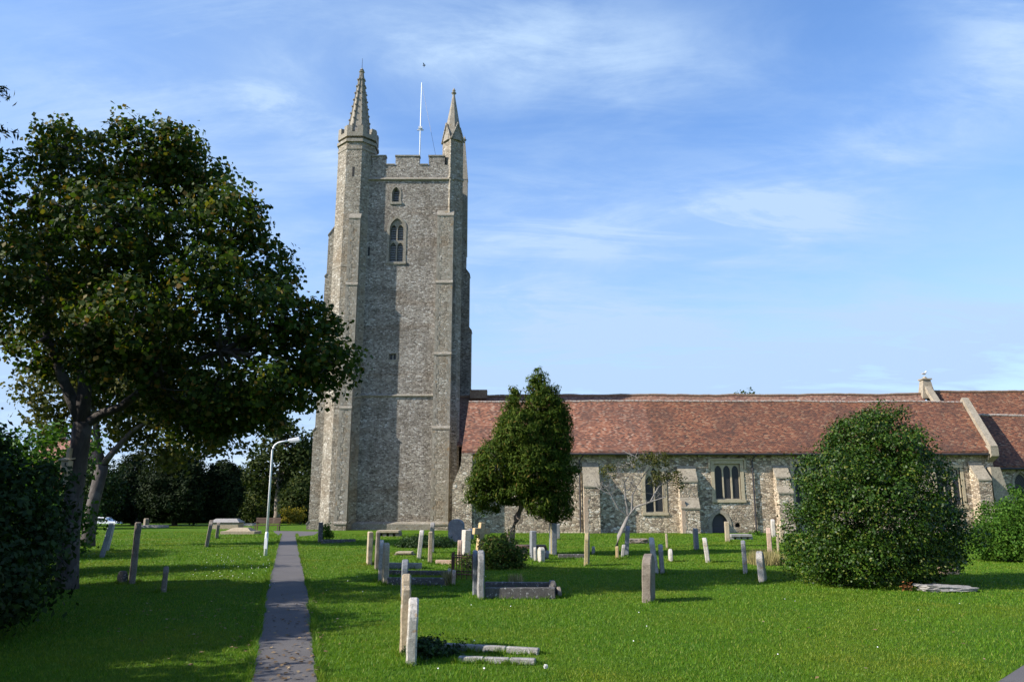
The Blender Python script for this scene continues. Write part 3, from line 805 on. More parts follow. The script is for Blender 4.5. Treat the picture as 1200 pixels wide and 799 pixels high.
def side_buttress(y0, y1, xb, sgn, steps, mat, cap=None):
    mb = MB(); z = -0.2; capl = []
    for i, (zt, pr) in enumerate(steps):
        caps = MB(); capl.append(caps); nx = steps[i + 1][1] if i + 1 < len(steps) else 0.0
        top = zt - (pr - nx) * 1.6; sh = 0.0015 * i
        poly = [(xb + sgn * pr, z), (xb - sgn * 0.3, z), (xb - sgn * 0.3, zt), (xb + sgn * nx, zt), (xb + sgn * pr, top)]
        mb.prism_xz(poly, y0 + sh, y1 - sh)
        caps.prism_xz([(xb + sgn * (pr + 0.05), top - 0.08), (xb + sgn * (pr + 0.05), top + 0.03), (xb + sgn * (nx - 0.02), zt + 0.05), (xb + sgn * (nx - 0.02), zt - 0.06)], y0 - 0.035 - sh, y1 + 0.035 + sh)
        z = zt - 0.01
    o = mb.build('buttress', mat, church)
    if cap:
        for c in capl: c.build('weathering', cap, o)
    return o
# right hand angle buttresses (front and flank), front left ones on the turret, back ones
zt_ = lambda py: zat(py, YT)
b1 = buttress(-6.35, -4.98, YT, [(0.66, 0.85), (zt_(500), 0.72), (zt_(414), 0.6), (zt_(330), 0.48), (zt_(247), 0.34)], M_BUTT, M_ASHT, quoin=M_TQ)
side_buttress(YT + 0.1, YT + 1.35, TX1, 1, [(0.66, 0.85), (zt_(480), 0.72), (zt_(398), 0.56), (zt_(310), 0.42), (zt_(240), 0.25)], M_TOWER, M_ASHT)
side_buttress(YT + 7.0, YT + 8.3, TX1, 1, [(0.66, 1.75), (zt_(440), 1.55), (zt_(360), 1.38), (zt_(285), 1.15), (zt_(235), 0.8)], M_TOWER, M_ASHT)
# stair turret
TCX, TCY = -13.62, YT + 0.95
Z_TS = zat(163, 61.5); Z_TP = zat(155.5, 61.5); Z_TM = zat(148, 61.5)
tur = MB(); RT = 1.72
tur.ngon_z(TCX, TCY, RT + 0.03, RT, -0.2, Z_TS - 0.02)
turret = tur.build('stair_turret', M_BUTT, church)
for py, w in ((172, 0.05), (163.5, 0.14), (310, 0.04), (463, 0.10)):
    z = zat(py, 61.0); MB().ngon_z(TCX, TCY, RT + w, RT + w, z - 0.05, z + 0.12 if py != 163.5 else z + 0.22).build('string_course', M_ASHT, turret)
tp = MB(); ri = RT - 0.28; ro = RT + 0.08
for i in range(8):
    a0 = math.pi / 8 + i * math.pi / 4; a1 = a0 + math.pi / 4
    def wedge(f0, f1, z0, z1, e=0.0):
        p = lambda r, f: Vector((TCX + r * (math.cos(a0) * (1 - f) + math.cos(a1) * f), TCY + r * (math.sin(a0) * (1 - f) + math.sin(a1) * f), 0))
        q = [p(ro - e, f0), p(ro - e, f1), p(ri + e, f1), p(ri + e, f0)]
        tp.hexa([(v.x, v.y, z0) for v in q], [(v.x, v.y, z1) for v in q])
    wedge(0, 1, Z_TS + 0.2, Z_TP); 
    wedge(0, 0.32, Z_TP - 0.01, Z_TM, 0.003); wedge(0.68, 1, Z_TP - 0.01, Z_TM, 0.003)
tp.build('battlement', M_ASHT, turret)
MB().ngon_z(TCX, TCY, RT - 0.2, RT - 0.2, Z_TS - 0.1, Z_TS + 0.35).build('turret_roof', M_LOUV, turret)
# spire with crockets
sp = MB(); Z_S0 = Z_TS + 0.3; Z_S1 = zat(83, 62.5); RS = 1.12
sp.ngon_z(TCX, TCY, RS, 0.13, Z_S0, Z_S1)
for i in range(8):
    a = math.pi / 8 + i * math.pi / 4
    sp.tube([(TCX + RS * 1.01 * math.cos(a), TCY + RS * 1.01 * math.sin(a), Z_S0), (TCX + 0.14 * math.cos(a), TCY + 0.14 * math.sin(a), Z_S1)], [0.075, 0.05], 5)
    for k in range(1, 10):
        t = k / 10.0; r = RS + (0.13 - RS) * t + 0.09; z = Z_S0 + (Z_S1 - Z_S0) * t
        c = Vector((TCX + r * math.cos(a), TCY + r * math.sin(a), z))
        sp.ngon_z(c.x, c.y, 0.05, 0.10, c.z - 0.09, c.z, 5); sp.ngon_z(c.x, c.y, 0.10, 0.03, c.z, c.z + 0.10, 5)
spire = sp.build('spire', M_ASHT, church)
fi = MB(); fi.ngon_z(TCX, TCY, 0.12, 0.27, Z_S1 - 0.05, Z_S1 + 0.12); fi.ngon_z(TCX, TCY, 0.27, 0.2, Z_S1 + 0.12, Z_S1 + 0.22); fi.ngon_z(TCX, TCY, 0.12, 0.10, Z_S1 + 0.22, Z_S1 + 0.3); fi.ngon_z(TCX, TCY, 0.20, 0.06, Z_S1 + 0.3, Z_S1 + 0.5)
fi.build('finial', M_ASHT, spire)
MB().tube([(TCX, TCY, Z_S1 + 0.4), (TCX, TCY, Z_S1 + 1.5)], [0.025, 0.015], 5).build('lightning_rod', M_PIPE, spire)
# buttresses against the turret: one to the front, one to the left
FB = TCY - RT * math.cos(math.pi / 8)
buttress(-13.72, -12.78, FB, [(0.66, 0.62), (zt_(478), 0.52), (zt_(335), 0.42), (zt_(254), 0.30)], M_BUTT, M_ASHT, quoin=M_TQ)
LB = TCX - RT * math.cos(math.pi / 8)
side_buttress(TCY - 0.25, TCY + 0.95, LB, -1, [(0.66, 1.12), (zt_(500), 0.98), (zt_(400), 0.85), (zt_(318), 0.7), (zt_(260), 0.58)], M_BUTT, M_ASHT)
for py in (205, 290, 560):
    z = zat(py, 61); MB().box(TCX - 0.09, TCX + 0.09, FB - 0.012, FB + 0.1, z, z + 0.9).build('slit_window', M_DARK, turret)
z = zat(300, YT)
MB().box(-12.2, -12.05, YT - 0.012, YT + 0.1, z, z + 0.8).build('slit_window', M_DARK, church)
# square pinnacle on the right hand front corner, thinner ones behind
def pinnacle(cx, cy, hw, z0, zsh, zg, ztop, name='pinnacle', rot=0.0):
    mb = MB(); RM = Matrix.Rotation(rot, 3, 'Z')
    cs = [RM @ Vector((a * hw, b * hw, 0)) + Vector((cx, cy, 0)) for a, b in ((-1, -1), (1, -1), (1, 1), (-1, 1))]
    mb.hexa([(c.x, c.y, z0) for c in cs], [(c.x, c.y, zsh) for c in cs])
    s = hw * 0.97
    for k in range(4):
        M4 = Matrix.Rotation(rot + k * math.pi / 2, 3, 'Z')
        tri = [Vector((-s, -hw - 0.04, zsh)), Vector((s, -hw - 0.04, zsh)), Vector((0, -hw - 0.04, zg)), Vector((-s, 0, zsh)), Vector((s, 0, zsh)), Vector((0, 0, zg))]
        tri = [M4 @ Vector((v.x, v.y, 0)) + Vector((cx, cy, v.z)) for v in tri]
        mb.add(tri, [(0, 1, 2), (3, 5, 4), (0, 2, 5, 3), (1, 4, 5, 2), (0, 3, 4, 1)])
        a = M4 @ Vector((-s - 0.05, -hw - 0.07, 0)) + Vector((cx, cy, zsh - 0.03)); c = M4 @ Vector((s + 0.05, -hw - 0.07, 0)) + Vector((cx, cy, zsh - 0.03)); t = M4 @ Vector((0, -hw - 0.07, 0)) + Vector((cx, cy, zg + 0.05))
        mb.tube([a, t], [0.07, 0.07], 5); mb.tube([c, t], [0.07, 0.07], 5)
    o = mb.build(name, M_BUTT, church)
    q = MB(); q.ngon_z(cx, cy, hw * 1.36, 0.09, zsh - 0.02, ztop, 8, math.pi / 8 + rot)
    q.build('spire', M_ASHT, o)
    f = MB(); f.ngon_z(cx, cy, 0.09, 0.24, ztop - 0.05, ztop + 0.12); f.ngon_z(cx, cy, 0.24, 0.14, ztop + 0.12, ztop + 0.2); f.ngon_z(cx, cy, 0.1, 0.16, ztop + 0.2, ztop + 0.36); f.ngon_z(cx, cy, 0.16, 0.03, ztop + 0.36, ztop + 0.62)
    f.build('finial', M_ASHT, o)
    return o
PCX, PCY, PHW = -5.22, YT + 0.72, 0.66
pinnacle(PCX, PCY, PHW, -0.2, zat(168, PCY), zat(148, PCY), zat(111, PCY), rot=R(38))
rp = MB(); rcx, rcy = xat(544, 200, YT + 8.2), YT + 8.2
rp.ngon_z(rcx, rcy, 0.55, 0.5, zat(300, rcy), zat(212, rcy), 4, R(45)); rp.ngon_z(rcx, rcy, 0.55, 0.07, zat(212, rcy), zat(164, rcy), 4, R(45)); 
rp.ngon_z(rcx, rcy, 0.08, 0.2, zat(166, rcy), zat(164, rcy), 8); rp.ngon_z(rcx, rcy, 0.12, 0.04, zat(164, rcy), zat(160, rcy), 8)
rp.build('pinnacle', M_ASHT, church)
MB().ngon_z(PCX, PCY, PHW * 1.55, PHW * 1.55, Z_STR + 0.12, Z_STR + 0.34, 4, R(45 + 38)).build('string_course', M_ASHT, church)
MB().tube([(-12.6, YT - 0.06, 0.3), (-12.55, YT - 0.06, zat(464, YT))], [0.04, 0.04], 6).build('downpipe', M_PIPE, church)

# --- flagpole (stands on the tower roof)
fx, fy = xat(493, 140, YT + 4), YT + 4.0
fp = thing('flagpole', (fx, fy, Z_STR + 0.35), 'slim white flagpole with a stay rising from the tower roof between the pinnacles', 'flagpole')
zp = zat(97, fy)
MB().tube([(fx, fy, Z_STR + 0.3), (fx, fy, zat(150, fy)), (fx, fy, zp)], [0.06, 0.05, 0.035], 8).build('pole', M_WHITE, fp, smooth=True)
MB().tube([(fx, fy, zp - 0.1), (fx + 1.9, fy - 1.5, Z_MER)], [0.012, 0.012], 4).build('stay', M_PIPE, fp)
ck = MB(); zc = zat(153, fy); ck.box(fx - 0.3, fx + 0.3, fy - 0.06, fy + 0.06, zc, zc + 0.08); ck.box(fx - 0.17, fx + 0.17, fy - 0.15, fy + 0.15, zc + 0.15, zc + 0.35)
ck.build('bracket', M_LAMP, fp)

# --- aisle: wall, openings, roof
AX0, AX1 = xat(541, 527.5, YW - 0.45) + 0.22, xat(1166, 560, YW)
Z_EAVE = zat(528.5, YW - 0.45)
YR = YW + 4.0
Z_RIDGE = zat(471, YR)
wall = MB().box(AX0, AX1, YW, YW + 0.8, -0.3, Z_EAVE + 0.25).build('aisle_wall', M_WALL, church)
cuts = []
def rectpx(a, b, c, d): return px_poly_rect(a, b, c, d, YW)
# two-light pointed window
x0, x1, z0, z1 = rectpx(756, 543, 777.5, 600)
o1 = arch_poly((x0 + x1) / 2, x1 - x0, z0, z0 + (z1 - z0) * 0.62, z1); w = x1 - x0; xm = (x0 + x1) / 2; H = z1 - z0
l1 = [arch_poly(xm + s * w * 0.25, w * 0.42, z0 + 0.05, z0 + H * 0.60, z0 + H * 0.74, 6) for s in (-1, 1)]
l1.append([(xm, z0 + H * 0.66), (xm + w * 0.17, z0 + H * 0.81), (xm, z0 + H * 0.955), (xm - w * 0.17, z0 + H * 0.81)])
cuts.append(o1)
# three-light square window
x0, x1, z0, z1 = rectpx(837.5, 543, 868, 585)
o2 = rect_poly(x0, x1, z0, z1); w = x1 - x0; H = z1 - z0
l2 = [arch_poly(x0 + w * (0.175 + 0.325 * k), w * 0.265, z0 + 0.06, z0 + H * 0.80, z0 + H * 0.95, 6) for k in range(3)]
lab2 = (x0, x1, z1)
cuts.append(o2)
# pair of lights behind the holly, left part showing
x0, x1, z0, z1 = rectpx(931, 543, 962, 590)
o3 = rect_poly(x0, x1, z0, z1); w = x1 - x0; H = z1 - z0
l3 = [arch_poly(x0 + w * (0.175 + 0.325 * k), w * 0.265, z0 + 0.06, z0 + H * 0.74, z0 + H * 0.95, 6) for k in range(3)]
cuts.append(o3)
x0, x1, z0, z1 = rectpx(1098, 548, 1127, 592)
o4 = rect_poly(x0, x1, z0, z1); w = x1 - x0; H = z1 - z0
l4 = [arch_poly(x0 + w * (0.175 + 0.325 * k), w * 0.265, z0 + 0.06, z0 + H * 0.62, z0 + H * 0.76, 6) for k in range(3)]
for k in range(6): l4.append(rect_poly(x0 + w * (0.05 + 0.1625 * k) , x0 + w * (0.05 + 0.1625 * k) + w * 0.09, z0 + H * 0.80, z0 + H * 0.95))
cuts.append(o4)
# door and niche
x0, x1, z0, z1 = rectpx(834.5, 601, 853, 630)
od = arch_poly((x0 + x1) / 2, x1 - x0, 0.0, z0 + (z1 - z0) * 0.55, z1); cuts.append(od)
x0, x1, z0, z1 = rectpx(861.5, 612, 867.5, 617.5)
on = arch_poly((x0 + x1) / 2, x1 - x0, z0, z0 + (z1 - z0) * 0.4, z1); cuts.append(on)
boolean_cut_local(wall, [MB().prism_xz(c, YW - 1, YW + 0.42) for c in cuts])
window(YW, o1, l1, 'window', frame_w=0.22)
w2 = window(YW, o2, l2, 'window', frame_w=0.24)
MB().box(lab2[0] - 0.36, lab2[1] + 0.36, YW - 0.13, YW + 0.02, lab2[2] + 0.24, lab2[2] + 0.36).build('hood_mould', M_FRAME, w2)
for s in (lab2[0] - 0.42, lab2[1] + 0.28): MB().box(s, s + 0.14, YW - 0.12, YW + 0.02, lab2[2] - 0.35, lab2[2] + 0.239).build('hood_stop', M_FRAME, w2)
window(YW, o3, l3, 'window', frame_w=0.22)
window(YW, o4, l4, 'window', frame_w=0.22)
dw = MB().prism_xz(grow_poly(od, -0.01), YW + 0.22, YW + 0.3).build('door', M_DOOR, church)
dx = [p[0] for p in od]; dm = (min(dx) + max(dx)) / 2
for zz in (0.45, 1.25): MB().box(min(dx) + 0.08, max(dx) - 0.3, YW + 0.195, YW + 0.219, zz, zz + 0.06).build('hinge', M_PIPE, dw)
MB().tube([(max(dx) - 0.22, YW + 0.2, 0.95), (max(dx) - 0.22, YW + 0.16, 0.95), (max(dx) - 0.22, YW + 0.16, 0.8)], [0.02, 0.02, 0.02], 6).build('handle', M_PIPE, dw)
ring = MB(); op = grow_poly(od, 0.26); op = [(x, max(z, -0.1)) for x, z in op]; n = len(od)
ring.add([(x, YW - 0.04, z) for x, z in op] + [(x, YW - 0.04, z) for x, z in od] + [(x, YW + 0.22, z) for x, z in od] + [(x, YW + 0.02, z) for x, z in op],
         [f for i in range(1, n) for f in ((i, (i + 1) % n, n + (i + 1) % n, n + i), (n + i, n + (i + 1) % n, 2 * n + (i + 1) % n, 2 * n + i), (3 * n + i, 3 * n + (i + 1) % n, (i + 1) % n, i))])
ring.build('surround', M_ASH, dw)
MB().box(min(p[0] for p in on) - 0.01, max(p[0] for p in on) + 0.01, YW + 0.36, YW + 0.41, min(p[1] for p in on), max(p[1] for p in on)).build('niche', M_DARK, church)

# roofs as grids that sag a little
def roof(name, xa0, xa1, xb0, xb1, y0, y1, z0, z1, mat, sag=0.05, seed=0, nx=70, thick=0.16, parent=None):
    """slope from eave (y0,z0) between xa0..xa1 to ridge (y1,z1) between xb0..xb1"""
    ny = 10; mb = MB(); top = []
    for j in range(ny + 1):
        t = j / ny
        for i in range(nx + 1):
            s = i / nx
            x = (xa0 + (xa1 - xa0) * s) * (1 - t) + (xb0 + (xb1 - xb0) * s) * t
            d = sag * mnoise.noise(Vector((x * 0.16, t * 1.5, seed))) + 0.35 * sag * mnoise.noise(Vector((x * 0.7, t * 4, seed + 5)))
            top.append(Vector((x, y0 + (y1 - y0) * t, z0 + (z1 - z0) * t + d)))
    n = len(top); W = nx + 1
    mb.v = [tuple(p) for p in top] + [(p.x, p.y + 0.02, p.z - thick) for p in top]
    for j in range(ny):
        for i in range(nx):
            a = j * W + i
            mb.f.append((a, a + 1, a + W + 1, a + W)); mb.f.append((n + a, n + a + W, n + a + W + 1, n + a + 1))
    for i in range(nx):
        mb.f.append((i, n + i, n + i + 1, i + 1)); a = ny * W + i; mb.f.append((a, a + 1, n + a + 1, n + a))
    for j in range(ny):
        a = j * W; mb.f.append((a, a + W, n + a + W, n + a)); a = j * W + nx; mb.f.append((a, n + a, n + a + W, a + W))
    return mb.build(name, mat, parent or church), top[ny * W:]
YE = YW - 0.45
RX0a, RX1a = xat(541, 527.5, YE), xat(1160, 529, YE)
RX0b, RX1b = xat(549.5, 470, YR), xat(1127, 472, YR)
ar, rl = roof('aisle_roof', RX0a, RX1a, RX0b, RX1b, YE, YR, Z_EAVE, Z_RIDGE, M_TILE, 0.10, 1, 110)
def ridge(pts, mat, parent, r=0.13):
    mb = MB()
    step = 0.45; acc = [Vector(p) for p in pts]
    for i in range(len(acc) - 1):
        a, b = acc[i], acc[i + 1]; j = random.uniform(-0.01, 0.015)
        mb.tube([a + Vector((0, 0, 0.02 + j)), b + Vector((-0.015, 0, 0.02 + j))], [r, r * 0.97], 8)
    return mb.build('ridge_tiles', mat, parent)
ridge(rl, M_RIDGE, ar, 0.085)
roof('aisle_back_roof', RX0b, RX1b, RX0b, RX1b, YR + 0.02, YR + 3.4, Z_RIDGE, Z_RIDGE - 2.9, M_TILE2, 0.05, 2, 40)
MB().prism_yz([(YW + 0.02, Z_EAVE - 0.2), (YW + 7.4, Z_EAVE - 0.2), (YW + 7.4, Z_EAVE + 0.6), (YR, Z_RIDGE - 0.22), (YW + 0.02, Z_EAVE + 0.1)], AX0 + 0.02, AX0 + 0.6).build('gable_wall', M_WALL, church)
MB().box(AX0 + 0.01, AX0 + 0.61, YW + 0.79, YW + 8.0, -0.3, Z_EAVE - 0.19).build('end_wall', M_WALL, church)
gt = MB(); gt.tube([(RX0a + 0.1, YE - 0.05, Z_EAVE - 0.2), (RX1a - 0.1, YE - 0.05, Z_EAVE - 0.22)], [0.075, 0.075], 8)
gt.build('gutter', M_PIPE, church)
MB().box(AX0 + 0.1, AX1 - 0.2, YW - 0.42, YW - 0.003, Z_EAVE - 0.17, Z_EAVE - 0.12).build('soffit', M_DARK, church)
for px in (679.5, 883):
    x = xat(px, 575, YW)
    mb = MB(); mb.tube([(x + 0.35, YE, Z_EAVE - 0.2), (x + 0.1, YW - 0.2, Z_EAVE - 0.45), (x, YW - 0.1, Z_EAVE - 0.65), (x, YW - 0.1, 0.05)], [0.06] * 4, 8)
    for zz in (1.2, 2.8, 4.3): mb.ngon_z(x, YW - 0.1, 0.085, 0.085, zz, zz + 0.12)
    mb.build('downpipe', M_PIPE, church)
# aisle buttresses
def bpx(a, b): return xat(a, 590, YW - 1.0), xat(b, 590, YW - 1.0)
def zy(py): return zat(py, YW - 0.6)
bx = bpx(685, 703.5); bb = buttress(bx[0], bx[1], YW, [(zy(541), 0.8)], M_WALL, M_ASH, slope=2.1)
qn = MB(); 
for k in range(10): qn.box(bx[0] - 0.012, bx[0] + 0.26 + 0.06 * (k % 2), YW - 0.812, YW - 0.5 - 0.1 * (k % 2), 0.02 + 0.24 * k, 0.262 + 0.24 * k)
qn.build('quoin', M_QUOIN, bb)
bx = bpx(799, 820); bb = buttress(bx[0], bx[1], YW, [(zy(583), 0.9), (zy(545), 0.55)], M_WALL, M_ASH, slope=2.0)
qn = MB()
for k in range(9): qn.box(bx[0] - 0.012, bx[0] + 0.24 + 0.06 * (k % 2), YW - 0.912, YW - 0.6 - 0.1 * (k % 2), 0.02 + 0.24 * k, 0.262 + 0.24 * k)
qn.build('quoin', M_QUOIN, bb)
bx = bpx(914, 931); buttress(bx[0], bx[1], YW, [(zy(570), 0.9), (zy(545), 0.6)], M_WALL, M_ASH, slope=1.4)
bx = bpx(1150, 1165); buttress(bx[0], bx[1], YW, [(zy(540), 1.0)], M_WALL, M_ASH, slope=1.3)
# west corner: raking buttress that leans on the end wall
cx1 = xat(553, 590, YW - 0.7); cxa = xat(530, 590, YW - 0.7)
MB().prism_xz([(cxa, -0.2), (cx1, -0.2), (cx1, zy(531)), (xat(541, 540, YW - .7), zy(531)), (xat(540, 545, YW - 0.7), zy(545)), (cxa, zy(568))], YW - 0.7, YW + 0.5).build('buttress', M_WALL, church)
# east corner raking buttress
ex = xat(1160, 560, YW - 0.3)
MB().prism_xz([(ex, -0.2), (xat(1178, 585, YW), -0.2), (xat(1178, 585, YW), zy(580)), (xat(1166, 547, YW), zy(547)), (ex, zy(547))], YW - 0.55, YW + 0.6).build('buttress', M_ASH, church)
# gable coping on the right end of the aisle roof
def coping(xa, xb, ya, yb, za, zb, name='gable_coping', w=0.5, th=0.3, mat=None):
    h = w / 2
    MB().hexa([(xa - h, ya, za - 0.15), (xa + h, ya, za - 0.15), (xb + h, yb, zb - 0.15), (xb - h, yb, zb - 0.15)], [(xa - h, ya - 0.1, za + th), (xa + h, ya - 0.1, za + th), (xb + h, yb, zb + th), (xb - h, yb, zb + th)]).build(name, mat or M_ASH, church)
coping(RX1a + 0.2, RX1b + 0.3, YE - 0.15, YR, Z_EAVE + 0.05, Z_RIDGE + 0.05)
kx = RX1a + 0.2
MB().prism_yz([(YE - 0.25, Z_EAVE - 0.35), (YE - 0.25, Z_EAVE + 0.25), (YW + 0.2, Z_EAVE + 0.5), (YW + 0.2, Z_EAVE - 0.8)], kx - 0.27, kx + 0.27).build('kneeler', M_ASH, church)
coping(RX1b + 0.3, RX1b + 0.3, YR + 3.6, YR + 0.02, Z_RIDGE - 2.9, Z_RIDGE + 0.05)
MB().prism_yz([(YW + 0.8, -0.3), (YR + 3.6, -0.3), (YR + 3.6, Z_RIDGE - 3.0), (YR, Z_RIDGE - 0.1), (YW + 0.8, Z_EAVE + 0.2)], AX1 - 0.65, AX1 - 0.1).build('gable_wall', M_WALL, church)
# nave behind
YN = 66.5
Z_NR = zat(463.5, YN)
nx0, nx1 = TX1 + 0.0, xat(1080, 463, YN)
nr, nl = roof('nave_roof', nx0, nx1, nx0, nx1, YR + 3.3, YN, Z_RIDGE - 3.0, Z_NR, M_TILE2, 0.22, 4, 90)
ridge(nl, M_RIDGE2, nr, 0.12)
roof('nave_back_roof', nx0, nx1, nx0, nx1, YN + 4.5, YN + 0.02, Z_RIDGE - 3.0, Z_NR, M_TILE2, 0.05, 4, 40)
MB().box(xat(551, 460, YN), xat(571, 460, YN), YN - 0.5, YN + 0.5, Z_NR - 0.3, zat(457.5, YN)).build('chimney_stub', M_RIDGE2, church)
MB().box(TX1 + 0.1, nx1 + 14, YN + 4.0, YN + 4.8, -0.3, Z_RIDGE - 2.9).build('nave_wall', M_WALL, church)
# nave gable coping with finial base
gx = xat(1085, 455, YN)
coping(gx, gx, YR + 3.4, YN, Z_RIDGE - 2.6, zat(452, YN), 'gable_coping', 0.55, 0.35)
coping(gx, gx, YN + 4.6, YN + 0.02, Z_RIDGE - 2.6, zat(452, YN), 'gable_coping', 0.55, 0.35)
fb = MB(); zf = zat(454, YN); zf1 = zat(445.5, YN)
fb.hexa([(gx - 0.6, YN - 0.45, zf - 1.0), (gx + 0.6, YN - 0.45, zf - 1.0), (gx + 0.6, YN + 0.45, zf - 1.0), (gx - 0.6, YN + 0.45, zf - 1.0)], [(gx - 0.32, YN - 0.3, zf1), (gx + 0.32, YN - 0.3, zf1), (gx + 0.32, YN + 0.3, zf1), (gx - 0.32, YN + 0.3, zf1)])
fb.box(gx - 0.42, gx + 0.42, YN - 0.4, YN + 0.4, zf1, zf1 + 0.12); fb.ngon_z(gx, YN, 0.25, 0.12, zf1 + 0.12, zf1 + 0.3)
fb.build('finial', M_ASH, church)
# chancel and its chapel on the right
Z_CR = zat(459, YN); cxa, cxb = gx + 0.3, gx + 15.5
cr, cl = roof('chancel_roof', cxa, cxb, cxa, cxb, YR + 3.0, YN, Z_RIDGE - 3.2, Z_CR, M_TILE, 0.06, 7, 40)
ridge(cl, M_RIDGE2, cr, 0.12)
roof('chancel_back_roof', cxa, cxb, cxa, cxb, YN + 4.5, YN + 0.02, Z_RIDGE - 3.2, Z_CR, M_TILE2, 0.05, 7, 20)
YC = YW + 1.0; YCE = YC - 0.35; YCR = YC + 3.6
Z_CE = zat(546, YCE); Z_CRR = zat(487, YCR)
hx0, hx1 = xat(1161, 545, YCE), xat(1161, 545, YCE) + 13.5
chr_, chl = roof('chapel_roof', hx0, hx1, hx0 - 0.1, hx1, YCE, YCR, Z_CE, Z_CRR, M_TILE, 0.06, 9, 40)
ridge(chl, M_RIDGE, chr_, 0.11)
roof('chapel_back_roof', hx0, hx1, hx0, hx1, YCR + 3.3, YCR + 0.02, Z_CE + 0.6, Z_CRR, M_TILE2, 0.04, 9, 20)
cw = MB().box(AX1 - 0.4, hx1 - 0.3, YC, YC + 0.7, -0.3, Z_CE + 0.2).build('chapel_wall', M_WALL, church)
x0, x1, z0, z1 = px_poly_rect(1190, 553, 1207, 597, YC)
o5 = arch_poly((x0 + x1) / 2, x1 - x0, z0, z0 + (z1 - z0) * 0.7, z1)
boolean_cut_local(cw, [MB().prism_xz(o5, YC - 1, YC + 0.42)])
window(YC, o5, [arch_poly((x0 + x1) / 2, (x1 - x0) * 0.78, z0 + 0.06, z0 + (z1 - z0) * 0.7, z1 - 0.12)], 'window', M_ASH, 0.16)
MB().tube([(hx0 + 0.1, YCE - 0.05, Z_CE - 0.18), (hx1, YCE - 0.05, Z_CE - 0.18)], [0.07, 0.07], 8).build('gutter', M_PIPE, church)
MB().prism_yz([(YC + 0.7, -0.3), (YN + 4.4, -0.3), (YN + 4.4, Z_RIDGE - 3.3), (YN, Z_CR - 0.2), (YR + 3.0, Z_RIDGE - 3.3), (YCR, Z_CRR - 0.2), (YC + 0.7, Z_CE + 0.1)], hx1 - 0.9, hx1 - 0.35).build('east_wall', M_WALL, church)

# --- gull on the finial, bird in the sky
def gull(loc, name, label):
    t = thing(name, loc, label, 'bird')
    x, y, z = loc
    b = MB(); b.tube([(x - 0.24, y, z + 0.26), (x - 0.12, y, z + 0.27), (x + 0.03, y, z + 0.28), (x + 0.13, y, z + 0.36), (x + 0.17, y, z + 0.46), (x + 0.22, y, z + 0.48), (x + 0.27, y, z + 0.47)], [0.015, 0.07, 0.10, 0.075, 0.055, 0.05, 0.012], 8)
    for s in (-0.04, 0.04): b.tube([(x, y + s, z + 0.2), (x, y + s, z)], [0.012, 0.012], 4)
    b.build('body', M_GULL, t, smooth=True)
    w = MB()
    for s in (-1, 1): w.tube([(x - 0.3, y + s * 0.06, z + 0.28), (x - 0.1, y + s * 0.09, z + 0.31), (x + 0.08, y + s * 0.08, z + 0.32)], [0.01, 0.06, 0.03], 6)
    w.build('wing', M_GULLG, t, smooth=True)
    MB().tube([(x + 0.26, y, z + 0.472), (x + 0.34, y, z + 0.455)], [0.014, 0.006], 5).build('beak', S_CROSS, t)
gull((gx, YN, zf1 + 0.3), 'gull', 'white gull perched on the stone gable finial above the tiled roof')
bp = P(497, 77, 90)
t = thing('bird', bp, 'tiny dark bird flying high in the blue sky beside the tower', 'bird')
b = MB(); b.tube([bp + Vector((-0.2, 0, 0)), bp + Vector((-0.05, 0, 0.02)), bp + Vector((0.14, 0, 0.03)), bp + Vector((0.22, 0, 0.02))], [0.02, 0.07, 0.06, 0.01], 6)
b.add([bp + Vector((-0.05, 0, 0.04)), bp + Vector((0.08, 0, 0.04)), bp + Vector((0.02, -0.35, 0.12)), bp + Vector((-0.1, -0.6, 0.02))], [(0, 1, 2, 3)])
b.add([bp + Vector((-0.05, 0, 0.05)), bp + Vector((0.08, 0, 0.05)), bp + Vector((0.02, 0.35, 0.13)), bp + Vector((-0.1, 0.6, 0.03))], [(0, 3, 2, 1)])
b.build('body', M_BIRD, t)

# ------------------------------------------------------------------ gravestones
def stone_profile(kind, w, h):
    """outline in (s, z), s along the width"""
    k = w / 2
    if kind == 'flat': return [(-k, 0), (k, 0), (k, h), (-k, h)]
    if kind == 'round':
        r = k * 0.9; return [(-k, 0), (k, 0), (k, h - r * 0.8)] + [(k * math.cos(a), h - r * 0.8 + r * 0.8 * math.sin(a)) for a in np.linspace(0.2, math.pi - 0.2, 9)] + [(-k, h - r * 0.8)]
    if kind == 'shoulder':
        return [(-k, 0), (k, 0), (k, h * 0.84), (k * 0.62, h * 0.84), (k * 0.6, h * 0.9), (k * 0.4, h * 0.97), (0, h), (-k * 0.4, h * 0.97), (-k * 0.6, h * 0.9), (-k * 0.62, h * 0.84), (-k, h * 0.84)]
    if kind == 'point':
        return [(-k, 0), (k, 0), (k, h * 0.8), (k * 0.6, h * 0.92), (0, h), (-k * 0.6, h * 0.92), (-k, h * 0.8)]
    if kind == 'ogee':
        return [(-k, 0), (k, 0), (k, h * 0.82), (k * 0.8, h * 0.87), (k * 0.45, h * 0.9), (k * 0.2, h * 0.97), (0, h), (-k * 0.2, h * 0.97), (-k * 0.45, h * 0.9), (-k * 0.8, h * 0.87), (-k, h * 0.82)]
GRP = 'gravestones standing in the churchyard'
